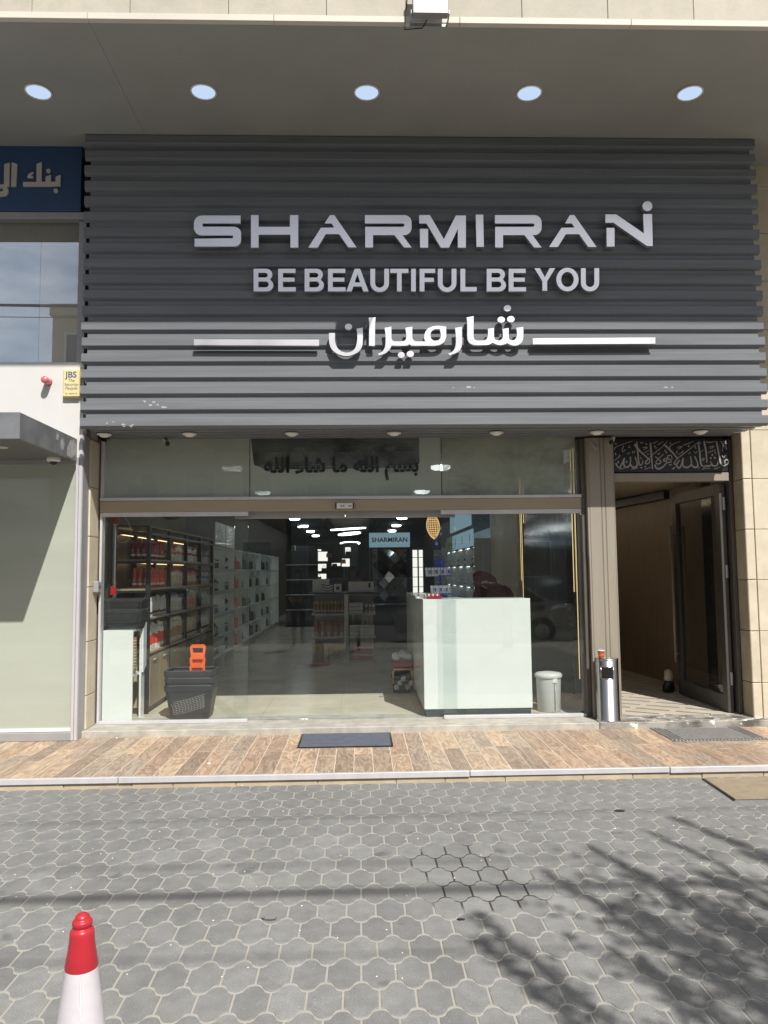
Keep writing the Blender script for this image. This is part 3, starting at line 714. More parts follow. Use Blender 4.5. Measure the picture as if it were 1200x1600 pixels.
# slogan, bold grotesque capitals
sl_ = thing('slogan_sign', 'smaller pale raised letters reading BE BEAUTIFUL BE YOU', 'sign', (0, LY, at(600, 457, LY).z))
T, Bt, K = 62, 208, 31
def gE(a, b): return [[(a, T), (b - 2, T), (b - 2, T + 27), (a + K, T + 27), (a + K, 119), (b - 8, 119), (b - 8, 145), (a + K, 145), (a + K, 181), (b, 181), (b, Bt), (a, Bt)]]
def gB(a, b):
    m = 132
    o = [(a, T), (b - 45, T)] + arc(b - 45, 99, 38, 37, -90, 50, 9)[1:] + arc(b - 45, 168, 45, 40, -50, 90, 9) + [(a, Bt)]
    h1 = [(a + K, T + 26), (b - 52, T + 26)] + arc(b - 52, 103, 16, 15, -90, 90, 7)[1:] + [(a + K, 118)]
    h2 = [(a + K, 144), (b - 50, 144)] + arc(b - 50, 163, 20, 19, -90, 90, 7)[1:] + [(a + K, 182)]
    return [o, h1, h2]
def gA(a, b):
    c = (a + b) / 2
    return [[(c - 18, T), (c + 18, T), (b, Bt), (b - 33, Bt), (b - 45, 176), (a + 45, 176), (a + 33, Bt), (a, Bt)], [(c, 96), (c + 18, 150), (c - 18, 150)]]
def gU(a, b):
    c = (a + b) / 2; w = (b - a) / 2
    return [[(a, T), (a + K, T), (a + K, 155)] + arc(c, 155, w - K, 29, 180, 0, 10)[1:] + [(b - K, T), (b, T), (b, 155)] + arc(c, 155, w, 57, 0, 180, 14)[1:]]
def gT(a, b):
    c = (a + b) / 2
    return [[(a, T), (b, T), (b, T + 27), (c + 15, T + 27), (c + 15, Bt), (c - 15, Bt), (c - 15, T + 27), (a, T + 27)]]
def gI(a, b): return [[(a, T), (b, T), (b, Bt), (a, Bt)]]
def gF(a, b): return [[(a, T), (b, T), (b, T + 27), (a + K, T + 27), (a + K, 120), (b - 8, 120), (b - 8, 147), (a + K, 147), (a + K, Bt), (a, Bt)]]
def gL(a, b): return [[(a, T), (a + K, T), (a + K, 180), (b, 180), (b, Bt), (a, Bt)]]
def gY(a, b):
    c = (a + b) / 2
    return [[(a, T), (a + 36, T), (c, 121), (b - 36, T), (b, T), (c + 15, 147), (c + 15, Bt), (c - 15, Bt), (c - 15, 147)]]
def gO(a, b): return [ell((a + b) / 2, 135, (b - a) / 2, 76, 28), ell((a + b) / 2, 135, (b - a) / 2 - 31, 49, 24)]
for g_, a, b_ in ((gB, 67, 195), (gE, 226, 340), (gB, 397, 522), (gE, 548, 662), (gA, 667, 810), (gU, 822, 943), (gT, 951, 1068), (gI, 1086, 1116), (gF, 1141, 1241)):
    put('letter', g_(a, b_), (380, 405), 4.138, sl_)
for g_, a, b_ in ((gU, 100, 220), (gL, 246, 351), (gB, 416, 541), (gE, 558, 670)): put('letter', g_(a, b_), (660, 405), 4.138, sl_)
for g_, a, b_ in ((gY, 724, 859), (gO, 866, 1010), (gU, 1025, 1143)): put('letter', g_(a, b_), (660, 404), 4.138, sl_)
# Arabic name
ar = thing('arabic_name_sign', 'white raised Arabic lettering between two white bars', 'sign', (0, LY, at(600, 560, LY).z))
AO, AS = (500, 470), 7.059
Q = 1129.4
noon = [(100, 355), (165, 355), (165, 440), (185, 505), (225, 550), (290, 572), (345, 560), (385, 525), (405, 470), (412, 380), (402, 308), (472, 296), (472, 450), (462, 505), (435, 550), (385, 585), (330, 605), (270, 607), (205, 590), (150, 555), (115, 505), (100, 440)]
alef = [(537, 186), (614, 181), (608, 235), (606, 495), (540, 495), (543, 250)]
rym = [(712, 298), (788, 284), (788, 405), (797, 432), (822, 447), (905, 447), (935, 438), (950, 415), (953, 370), (942, 298), (1018, 284), (1018, 405), (1030, 434), (1060, 447), (Q + 38, 447), (Q + 24, 425), (Q + 20, 390), (Q + 32, 345), (Q + 62, 305), (Q + 115, 281), (Q + 185, 275), (Q + 262, 284), (Q + 262, 390), (Q + 248, 440), (Q + 213, 475), (Q + 150, 493), (1012, 493), (985, 479), (960, 492), (900, 495), (790, 493), (770, 532), (732, 570), (690, 592), (650, 603), (640, 583), (682, 562), (707, 533), (720, 490), (724, 430), (722, 360)]
hole = [(Q + 88, 375), (Q + 102, 335), (Q + 140, 312), (Q + 192, 312), (Q + 204, 370), (Q + 200, 405), (Q + 178, 434), (Q + 130, 442), (Q + 98, 420)]
ra = [(360, 298), (437, 285), (437, 475), (426, 523), (400, 557), (350, 585), (300, 602), (285, 583), (330, 560), (358, 522), (369, 470), (368, 370)]
shin = [(487, 184), (565, 168), (565, 395), (575, 425), (602, 437), (680, 437), (706, 427), (721, 395), (725, 350), (722, 308), (790, 298), (790, 395), (800, 425), (830, 437), (858, 436), (880, 418), (889, 390), (885, 310), (952, 300), (952, 395), (962, 427), (990, 437), (1020, 429), (1040, 398), (1045, 360), (1037, 298), (1113, 288), (1113, 395), (1105, 440), (1078, 475), (1030, 493), (982, 488), (935, 465), (905, 480), (860, 488), (812, 478), (773, 460), (745, 480), (700, 487), (572, 487), (525, 470), (502, 437), (495, 390), (495, 230)]
sm_ = lambda p: smooth_poly(p, 42, 4)
put('letter', [sm_(noon)], AO, AS, ar); put('letter', [alef], AO, AS, ar); put('letter', [sm_(rym), sm_(hole)], AO, AS, ar)
put('letter', [[(x + Q, y) for x, y in sm_(ra)]], AO, AS, ar); put('letter', [[(x + Q, y) for x, y in sm_(shin)]], AO, AS, ar)
for c_ in ((314, 286, 40, 34), (897, 597, 38, 33), (996, 586, 40, 34), (Q + 938, 82, 41, 34), (Q + 870, 208, 41, 34), (Q + 976, 202, 41, 34)): put('dot', [ell(*c_, 24)], AO, AS, ar)
put('bar', [[(303, 530.1), (498.5, 530.6), (498.5, 540), (303, 539.2)]], (0, 0), 1, ar)
put('bar', [[(832.5, 528.4), (1024, 527.2), (1024, 537), (832.5, 538)]], (0, 0), 1, ar)

# ------------------------------------------------------------------ downlights in the soffit
proto = None
for p, py, w_ in ((60, 143, 'leftmost, nearest the bank sign'), (318, 143, 'second from the left'), (573, 144, 'middle one of the five'), (827, 145, 'fourth, right of the middle'), (1078, 145, 'rightmost, at the stone pier end')):
    q = atz(p, py, TOP - .004); lab = 'lit round downlight in the deep soffit, ' + w_
    c_ = (q.x, q.y, TOP - .001)
    if proto is None:
        proto = thing('downlight', lab, 'downlight', c_, 0, 'round downlights in the soffit')
        MB().lathe([(.108, 0), (.114, -.003), (.114, -.010), (.105, -.013), (.101, -.0125), (.099, -.006)], 36, c_).build('trim_ring', 'white_plastic', proto)
        MB().lathe([(.0988, -.008), (.05, -.011), (.001, -.0115)], 36, c_).build('diffuser', 'lamp_white', proto)
    else: dup(proto, c_, label=lab)

# ------------------------------------------------------------------ floodlight above the soffit edge
fp = at(672, 15, SF - .12)
fl_ = thing('floodlight', 'grey square floodlight on a bracket on the stone fascia', 'floodlight', (fp.x, SF - .004, zt + .05))
w_ = (at(701, 15, SF - .16).x - at(646, 15, SF - .16).x) / 2
zb_ = zx(21, SF - .16)
hs = MB(); hs.prism([(SF - .17, zb_), (SF - .09, zb_ + .015), (SF - .09, zb_ + .30), (SF - .17, zb_ + .33)], lambda y, z_: (fp.x - w_, y, z_), lambda y, z_: (fp.x + w_, y, z_)); hs.build('housing', 'alu_grey', fl_, .004)
MB().box(fp.x - w_ + .03, fp.x + w_ - .03, SF - .178, SF - .1705, zb_ + .10, zb_ + .29).build('lens', 'glass_fixed', fl_)
MB().box(fp.x - w_ + .035, fp.x + w_ - .035, SF - .1702, SF - .1698 + .001, zb_ + .105, zb_ + .285).build('led_plate', 'alu_grey', fl_)
br = MB()
for s_ in (-1, 1): br.box(fp.x + s_ * (w_ + .010) - .004, fp.x + s_ * (w_ + .010) + .004, SF - .14, SF - .005, zb_ + .02, zb_ + .05)
br.box(fp.x - w_ - .014, fp.x + w_ + .014, SF - .011, SF - .0045, zb_ + .015, zb_ + .055); br.build('bracket', 'alu_grey', fl_)
MB().tube([(fp.x - w_ - .03, SF - .008, zb_ + .5), (fp.x - w_ - .035, SF - .02, zb_ + .2), (fp.x - w_ - .055, SF - .02, zb_ - .02), (fp.x - .05, SF - .03, zb_ - .012), (fp.x - .02, SF - .09, zb_ + .01)], .005, 6).build('cable', 'black_plastic', fl_)

# ------------------------------------------------------------------ bank on the left
bk = thing('bank_shopfront', 'white clad bank frontage with frosted lower glazing left of the shop', 'shopfront', (-5, BY, DK))
B0 = -8
zs_ = [zx(p, BY, 60) for p in (225, 230, 334, 345, 362, 565, 716, 727, 1127, 1145, 1158)]
bx('top_strip', 'alu_grey', bk, B0, BXR - .02, BY - .01, BY + .2, zs_[1] + .001, zs_[0])
bx('backing', 'plaster', bk, B0, BXR - .03, BY + .3, BY + .5, DK, TOP - .006)
bx('top_filler', 'plaster', bk, B0, BXR - .02, BY + .02, BY + .2, zs_[0] + .001, TOP - .004)
bx('sill_strip', 'alu_grey', bk, B0, BXR - .01, BY - .045, BY + .1, zs_[3], zs_[2] - .003, .003)
bx('window_reveal', 'reveal', bk, B0, BXR - .03, BY + .05, BY + .299, zs_[4] - .08, zs_[3] - .001)
xm = xx(63, BY + .06, 450); xw = xx(124.5, BY + .05, 450)
f = bx('upper_window', 'alu_grey', bk, xw + .002, BXR - .005, BY - .004, BY + .12, zs_[5] - .002, zs_[3] - .002, .002)
bx('pane', 'coated_blue', f, B0, xm - .001, BY + .055, BY + .065, zs_[5] + .001, zs_[4])
bx('pane', 'coated_pale', f, xm + .001, xw, BY + .055, BY + .065, zs_[5] + .001, zs_[4])
xj = [B0, -5.2, -3.3]
bx('white_panel', 'white_panel', bk, B0, -4.4, BY, BY + .1, zs_[6] + .002, zs_[5] - .004, .003)
bx('white_panel', 'white_panel', bk, -4.395, BXR, BY, BY + .1, zs_[6] + .002, zs_[5] - .004, .003)
bx('header_frame', 'alu_grey', bk, B0, BXR - .002, BY - .012, BY + .1, zs_[7] + .001, zs_[6], .002)
xg = xx(114, BY, 1000); 
bx('frosted_pane', 'frosted', bk, B0, xg + .004, BY + .028, BY + .04, zs_[9] + .002, zs_[7])
bx('blind_rail', 'white_plastic', bk, B0, xg + .0, BY + .018, BY + .0275, zs_[9] + .004, zs_[9] + .035)
bx('frame_post', 'alu', bk, xg, BXR - .028, BY - .02, BY + .08, DK + .002, zs_[7], .003)
bx('frame_post', 'alu', bk, BXR - .026, BXR + .0, BY - .006, BY + .001, DK + .002, CZ - .01, .001)
bx('bottom_rail', 'alu_grey', bk, B0, xg - .001, BY - .018, BY + .08, DK + .002, zs_[9], .003)
bs = thing('bank_sign', 'dark blue bank fascia sign with cut Arabic letters', 'sign', (-4.5, BY - .06, zs_[2]))
bx('panel', 'bank_blue', bs, B0, xx(127, BY - .06, 280), BY - .06, BY + .02, zs_[2], zs_[1] - .002, .003)
BO, BS_ = (0, 230), 9.23; YB = BY - .075
for ps in ([[(332, 500), (525, 500), (527, 242), (603, 210), (600, 497), (657, 497), (657, 425), (735, 397), (735, 497), (800, 497), (800, 425), (875, 398), (868, 563), (332, 563)]],
           [[(390, 432), (408, 392), (440, 367), (478, 355), (478, 380), (455, 392), (450, 402), (478, 417), (476, 442), (392, 442)]],
           [[(168, 215), (248, 245), (230, 566), (157, 566)]],
           [smooth_poly([(60, 245), (140, 220), (130, 568), (85, 572), (115, 600), (120, 635), (100, 680), (60, 705), (-90, 712), (-120, 640), (-110, 535), (55, 535)], 40, 3), ell(12, 612, 32, 26)]):
    put('letter', ps, BO, BS_, bs, 'bank_letter', YB, .016)
for c_ in ((697, 340, 31, 31), (803, 626, 31, 31)): put('dot', [ell(*c_, 20)], BO, BS_, bs, 'bank_letter', YB, .016)
# red beacon
bp = at(76, 597, BY)
be = thing('alarm_beacon', 'small red cylindrical alarm beacon on the white bank panel', 'alarm light', (bp.x, BY, bp.z))
MB().lathe([(.036, 0), (.036, -.012), (.030, -.016)], 20, (bp.x, BY, bp.z), 'y').build('base', 'red_plastic', be)
MB().lathe([(.034, -.017), (.034, -.10), (.028, -.112), (.001, -.114)], 20, (bp.x, BY, bp.z), 'y').build('lens', 'beacon', be)
# alarm box
a0, a1 = at(98.5, 577, BY - .05), at(123.5, 620, BY - .05)
ab = thing('alarm_box', 'pale yellow alarm bell box with blue print beside the cladding', 'alarm box', ((a0.x + a1.x) / 2, BY, a1.z))
bx('case', 'yellow_box', ab, a0.x, a1.x, BY - .05, BY - .001, a1.z, a0.z, .008)
bx('back_plate', 'yellow_box', ab, a0.x - .008, a1.x + .008, BY - .012, BY - .0005, a1.z - .006, a0.z + .008, .003)
mx_ = (a0.x + a1.x) / 2; h_ = a0.z - a1.z
text_obj('JBS', .082, 'print_blue', ab, (mx_, BY - .0508, a0.z - .30 * h_), bold=.0015, depth=.0004)
for tx, s_, dz in (('The', .042, .46), ('Security', .040, .60), ('People', .042, .74)): text_obj(tx, s_, 'print_blue', ab, (mx_, BY - .0508, a0.z - dz * h_), depth=.0004, shear=.25)
text_obj('Tel: 4644318', .022, 'print_blue', ab, (mx_, BY - .0508, a0.z - .91 * h_), depth=.0004)
# canopy
cn_ = thing('bank_canopy', 'scuffed grey metal canopy over the bank entrance', 'canopy', (-5, BY, 2.67))
XC = -2.672; YC = -1.69; zc0, zc1 = 2.672, 2.885
bx('fascia', 'canopy', cn_, B0, XC - .002, YC, YC + .02, zc0, zc1, .003)
bx('end_panel', 'canopy', cn_, XC - .022, XC, YC + .001, BY - .013, zc0, zc1, .003)
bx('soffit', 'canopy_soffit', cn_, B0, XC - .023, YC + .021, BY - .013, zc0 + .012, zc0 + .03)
bx('top', 'canopy', cn_, B0, XC - .023, YC + .021, BY - .013, zc1 - .02, zc1 - .004)
for pts in ([(-.72, .02), (-.60, .01), (-.50, .06), (-.47, .14), (-.55, .195), (-.64, .17), (-.70, .10)], [(-.86, .06), (-.80, .05), (-.77, .11), (-.82, .16), (-.87, .12)], [(-.98, .13), (-.93, .12), (-.90, .17), (-.95, .19)]):
    MB().add([(XC + .0012, y_, zc0 + z_) for y_, z_ in pts], [tuple(range(len(pts)))]).build('peeled_patch', 'peel', cn_)
q = atz(2, 699, zc0 + .01)
cdl = thing('canopy_light', 'small lit recessed light in the bank canopy underside', 'light', (q.x, q.y, zc0 + .011))
MB().lathe([(.055, 0), (.055, -.005), (.04, -.006)], 20, (q.x, q.y, zc0 + .011)).build('ring', 'alu', cdl)
MB().lathe([(.039, -.004), (.001, -.0045)], 20, (q.x, q.y, zc0 + .011)).build('diffuser', 'lamp_white', cdl)
q = at(84, 711, -.62)
dm = thing('dome_camera', 'cream dome detector under the bank canopy', 'dome camera', (q.x, -.62, zc0 + .011))
MB().lathe([(.060, 0), (.062, -.02), (.056, -.034), (.035, -.038)], 24, (q.x, -.62, zc0 + .011)).build('base', 'white_plastic', dm)
MB().lathe([(.036, -.0385), (.030, -.055), (.014, -.066), (.001, -.068)], 24, (q.x, -.62, zc0 + .011)).build('dome', 'black_plastic', dm)

# ------------------------------------------------------------------ bronze pilaster and passage frame
pl_ = thing('pilaster', 'bronze metal clad pilaster between shop glass and passage', 'pilaster', (2.42, 0, FL))
bx('core', 'bronze', pl_, XR + .05, 2.572, -.112, .30, FL - .002, CZ - .003)
bx('flute', 'bronze', pl_, XR + .068, XR + .185, -.1145, -.1125, FL, CZ - .004, .004)
bx('flute', 'bronze', pl_, XR + .191, 2.47, -.1145, -.1125, FL, CZ - .004, .004)
bx('flute', 'bronze', pl_, 2.476, 2.562, -.1145, -.1125, FL, CZ - .004, .004)
bx('side_plate', 'bronze', pl_, XR + .0465, XR + .0495, -.110, .05, zx(872, -.1), CZ - .004)
pf = thing('passage_frame', 'grey bronze door frame of the open side passage', 'door frame', (3.2, 0, FL))
zh0, zh1 = zx(752, -.06, 1050), zx(739, -.06, 1050)
bx('header', 'bronze', pf, 2.574, 3.770, -.07, .06, zh0, zh1, .004)
bx('jamb', 'bronze_dark', pf, 3.790, 3.829, -.030, .10, FL, CZ - .004, .004)
bx('stop', 'frame_dark', pf, 3.772, 3.789, -.02, .06, zh1 + .002, CZ - .005, .003)
bx('transom_fill', 'frame_dark', pf, 2.574, 3.770, .02, .1, zh1 + .001, CZ + .1)
cp = thing('calligraphy_panel', 'black panel with silver Arabic calligraphy above the passage door', 'sign', (3.2, -.06, zh1))
ca, cb = at(953, 741, -.062), at(1137, 690, -.062)
r_ = .09; bd = [(cb.x, CZ - .012), (ca.x, CZ - .012)] + [(ca.x + r_ - r_ * math.cos(R(90 * k / 6)), zh1 + .012 + r_ - r_ * math.sin(R(90 * k / 6))) for k in range(7)] + [(cb.x, zh1 + .012)]
MB().prism(bd, lambda x, z_: (x, -.062, z_), lambda x, z_: (x, -.045, z_)).build('board', 'black_panel', cp)
M('calli', (.40, .37, .33), .4, metal=.2)
ZO, ZS = (940, 680), 10.909; QB = 1091
bigs = [((560, 150, 640, 255, 800, 400), 40), ((600, 110, 615, 260, 636, 470, 655, 507, 692, 490, 702, 430), 24),
 ((245, 470, 268, 528, 310, 552, 345, 490, 390, 385), 27), ((388, 392, 375, 480, 402, 538, 450, 540, 490, 480, 492, 365), 29), ((497, 500, 530, 543, 585, 540, 610, 490, 572, 368), 29),
 ((822, 395, 765, 435, 748, 478, 795, 482, 825, 432, 800, 380), 20), ((832, 130, 850, 350, 870, 578), 28), ((915, 360, 985, 420, 1010, 452, 980, 490, 932, 478, 945, 430, 1055, 325), 20),
 ((912, 500, 932, 556, 985, 572, 1050, 535, 1112, 475, 1195, 452), 27), ((1112, 440, 1062, 440, 1074, 402, 1108, 400, 1110, 462), 22), ((1195, 422, 1132, 402, 1132, 352, 1185, 344, 1204, 402), 20),
 ((1060, 150, 1180, 265, QB + 205, 395), 38), ((QB + 240, 420, QB + 190, 490, QB + 150, 488, QB + 165, 440, QB + 215, 388), 20),
 ((QB + 180, 490, QB + 212, 552, QB + 252, 540, QB + 302, 385), 27), ((QB + 300, 400, QB + 288, 500, QB + 335, 548, QB + 400, 537, QB + 440, 480, QB + 424, 358), 29), ((QB + 436, 490, QB + 480, 543, QB + 530, 540, QB + 550, 490, QB + 498, 358), 29),
 ((QB + 558, 112, QB + 582, 300, QB + 600, 480, QB + 640, 532, QB + 700, 518), 28), ((QB + 655, 100, QB + 688, 280, QB + 705, 472), 30), ((QB + 690, 522, QB + 758, 522, QB + 790, 470), 24), ((QB + 788, 490, QB + 808, 522, QB + 878, 512, QB + 888, 450), 24),
 ((QB + 868, 112, QB + 918, 380, QB + 950, 500, QB + 1000, 520, QB + 1042, 498), 27), ((QB + 1010, 480, QB + 1013, 432, QB + 1048, 415, QB + 1074, 450, QB + 1050, 498, QB + 1012, 488), 19)]
fine = [((825, 368, 940, 275, 1060, 178, 1122, 100), 13), ((225, 252, 230, 212, 350, 158, 530, 100), 12), ((725, 297, 810, 258), 12), ((870, 140, 960, 103), 11), ((955, 167, 1055, 103), 11), ((305, 582, 395, 558), 14), ((505, 582, 625, 555), 12), ((730, 582, 845, 548), 12),
 ((375, 180, 352, 260, 378, 278, 402, 240), 15), ((478, 180, 462, 208, 492, 212), 13), ((243, 298, 232, 330, 258, 332), 13), ((290, 432, 280, 468, 305, 470), 15), ((430, 432, 418, 466, 442, 466), 14), ((300, 335, 312, 352, 290, 375, 225, 430), 16),
 ((660, 122, 680, 132, 715, 122), 14), ((700, 212, 772, 205, 760, 228, 712, 248), 15), ((440, 305, 450, 318, 465, 308, 484, 292), 13), ((522, 268, 545, 300, 575, 262), 14), ((672, 372, 666, 392, 690, 398), 12), ((955, 310, 975, 325, 998, 295), 15), ((775, 318, 812, 322), 13), ((768, 140, 755, 156, 782, 158), 12), ((750, 520, 738, 540, 764, 540), 13), ((225, 148, 240, 135, 258, 150, 240, 162, 225, 150), 9),
 ((QB + 215, 388, QB + 400, 245, QB + 570, 112), 14), ((QB + 70, 222, QB + 80, 185, QB + 160, 138, QB + 252, 110), 12), ((QB + 298, 175, QB + 475, 105), 13), ((QB + 690, 112, QB + 770, 120, QB + 850, 103), 15), ((QB + 600, 275, QB + 650, 250), 10), ((QB + 725, 295, QB + 855, 248), 13), ((QB + 935, 100, QB + 978, 170, QB + 965, 252), 12), ((QB + 625, 582, QB + 680, 560, QB + 762, 566), 13), ((QB + 825, 580, QB + 935, 540), 14),
 ((QB + 85, 122, QB + 75, 142, QB + 98, 146), 12), ((QB + 400, 165, QB + 388, 192, QB + 412, 196), 13), ((QB + 515, 185, QB + 502, 218, QB + 532, 222), 14), ((QB + 1030, 95, QB + 1018, 138, QB + 1044, 142), 12), ((QB + 1042, 205, QB + 1030, 240, QB + 1054, 244), 12), ((QB + 850, 275, QB + 838, 306, QB + 862, 310), 12), ((QB + 775, 440, QB + 768, 468, QB + 792, 470), 13), ((QB + 200, 262, QB + 186, 300, QB + 212, 304), 13),
 ((QB + 200, 208, QB + 275, 192, QB + 258, 218, QB + 212, 238), 15), ((QB + 745, 205, QB + 815, 185, QB + 800, 212, QB + 760, 230), 15), ((QB + 285, 265, QB + 296, 282, QB + 270, 300, QB + 222, 332), 15), ((QB + 388, 308, QB + 402, 318, QB + 418, 300, QB + 430, 285), 12), ((QB + 485, 275, QB + 512, 305, QB + 545, 266), 13), ((QB + 665, 395, QB + 630, 398, QB + 622, 425, QB + 665, 412, QB + 630, 445), 11), ((QB + 595, 118, QB + 585, 132, QB + 606, 140), 12), ((QB + 958, 262, QB + 985, 270), 12), ((QB + 962, 345, QB + 990, 376, QB + 1022, 338), 13), ((QB + 58, 492, QB + 80, 515, QB + 112, 486), 15), ((QB + 108, 560, QB + 128, 575, QB + 146, 552, QB + 170, 540), 15), ((QB + 568, 540, QB + 574, 552, QB + 555, 572), 11)]
k_ = 0
for lst, nm in ((bigs, 'letter'), (fine, 'accent_mark')):
    for pts, wd in lst:
        pp = list(zip(pts[::2], pts[1::2])); k_ += 1
        stroke_mesh(nm, pp, wd, ZO, ZS, -.068 - .00012 * k_, .004, 'calli', cp)
for cx_, cy_, rr_ in ((905, 185, 17), (928, 215, 17), (1083, 262, 18), (1106, 293, 18), (680, 550, 20), (QB + 798, 338, 21), (QB + 772, 388, 21), (QB + 838, 386, 21), (QB + 140, 575, 10)):
    k_ += 1
    put('dot', [[(cx_ - rr_, cy_), (cx_, cy_ - rr_), (cx_ + rr_, cy_), (cx_, cy_ + rr_)]], ZO, ZS, cp, 'calli', -.068 - .00012 * k_, .004)

# ------------------------------------------------------------------ door leaf standing open into the passage
XD = 3.735
dl = thing('passage_door', 'dark framed glass door standing open into the side passage', 'door', (XD, .02, FL))
d0, d1, dz0, dz1 = .03, 1.24, FL + .012, zh0 - .012
def dbox(name, mat, ya, yb, za, zb2, t=.03, bev=.003): return bx(name, mat, dl, XD - t, XD + t, ya, yb, za, zb2, bev)
for ya, yb in ((d0, d0 + .105), (d1 - .105, d1)): dbox('stile', 'frame_dark', ya, yb, dz0, dz1)
dbox('rail', 'frame_dark', d0 + .106, d1 - .106, dz0, dz0 + .16); dbox('rail', 'frame_dark', d0 + .106, d1 - .106, dz1 - .12, dz1)
dbox('pane', 'glass_entrance', d0 + .107, d1 - .107, dz0 + .161, dz1 - .121, .006, 0)
for s_ in (-1, 1):
    h = MB().tube([(XD + s_ * .032, d1 - .06, .62), (XD + s_ * .075, d1 - .06, .62)], .008).tube([(XD + s_ * .032, d1 - .06, 2.0), (XD + s_ * .075, d1 - .06, 2.0)], .008).tube([(XD + s_ * .078, d1 - .06, .52), (XD + s_ * .078, d1 - .06, 2.1)], .013, 10)
    h.build('pull_handle', 'bronze', dl)
for z_ in (.42, 1.5, 2.2): MB().lathe([(.014, z_), (.014, z_ + .13)], 10, (XD + .012, .02, 0)).build('hinge', 'alu_grey', dl)
# passage shell
ST(bx('passage_floor', 'tile_dark', None, 2.58, 4.3, -.018, 9, 0, FL - .004))
pfo = bpy.data.objects['passage_floor']
def clip(poly, f):                              # keep the part of a convex polygon where f >= 0
    out = []
    for p, q in zip(poly, poly[1:] + poly[:1]):
        a_, b_ = f(p), f(q)
        if a_ >= 0: out.append(p)
        if (a_ >= 0) != (b_ >= 0): t_ = a_ / (a_ - b_); out.append((p[0] + (q[0] - p[0]) * t_, p[1] + (q[1] - p[1]) * t_))
    return out
ta = R(-33); ux, uy = math.cos(ta), math.sin(ta)
for i in range(-8, 16):
    for j in range(-6, 34):
        for (u0, u1, v0, v1) in ((0, .398, 0, .172), (.345, .400, .176, .226)):
            u_ = i * .40 + (j % 2) * .0 + j * .055; v_ = j * .228
            pts = [(2.6 + (u_ + a_) * ux - (v_ + b_) * uy, -1.0 + (u_ + a_) * uy + (v_ + b_) * ux) for a_, b_ in ((u0, v0), (u1, v0), (u1, v1), (u0, v1))]
            for f in (lambda p: p[0] - 2.585, lambda p: 3.975 - p[0], lambda p: p[1] + .014, lambda p: 4.6 - p[1]):
                if pts: pts = clip(pts, f)
            if len(pts) > 2:
                MB().prism(pts, lambda x, y: (x, y, FL - .012), lambda x, y: (x, y, FL + .001)).build('tile', 'tile_cream', pfo)
ST(bx('passage_ceiling', 'wall_beige', None, 2.58, 4.3, .12, 9, 2.62, 2.9))
ST(MB().prism([(3.98, 1.062), (4.05, 1.062), (4.05, 2.0), (3.35, 8.9), (3.25, 8.9), (3.975, 2.0)], lambda x, y_: (x, y_, 0), lambda x, y_: (x, y_, 2.615)).build('passage_wall', 'wood_wall'))
ST(bx('passage_end_wall', 'wall_dark', None, 2.58, 4.3, 9.0, 9.2, 0, 2.9))
cv = ST(MB().prism([(3.90, 1.955), (3.975, 1.955), (3.24, 8.9), (3.1, 8.9)], lambda x, y_: (x, y_, 2.50), lambda x, y_: (x, y_, 2.6)).build('passage_cornice', 'black_panel'))
bx('added_fill_strip', 'fill_warm', cv, 2.66, 2.69, 1.2, 8, 2.595, 2.612)  # glowing strip added to brighten the dark passage
# rag mop / bag behind the door edge
rg_ = thing('cleaning_bag', 'small dark pouch with pale green top on the passage floor by the open door', 'bag', (3.68, 1.36, FL))
def lump(name, mat, c, rx, ry_, h, seed, n=12):
    rn = random.Random(seed); vs = []
    pr_ = [(.75, 0), (1, .12), (.95, .45), (.8, .75), (.45, .95), (.15, 1.0)]
    for r_, z_ in pr_:
        for k in range(n): f_ = rn.uniform(.82, 1.12); a = 2 * math.pi * k / n; vs.append((c[0] + rx * r_ * f_ * math.cos(a), c[1] + ry_ * r_ * f_ * math.sin(a), c[2] + h * z_ + (rn.uniform(-.01, .01) if z_ else 0)))
    return MB().add(vs, [(j * n + k, j * n + (k + 1) % n, (j + 1) * n + (k + 1) % n, (j + 1) * n + k) for j in range(5) for k in range(n)] + [tuple(range(n)), tuple(range(5 * n, 6 * n))], True).build(name, mat, rg_)
lump('pouch', 'black_plastic', (3.64, 1.38, FL + .001), .075, .05, .15, 3); lump('cloth', 'p_cream', (3.645, 1.385, FL + .135), .058, .042, .13, 5)
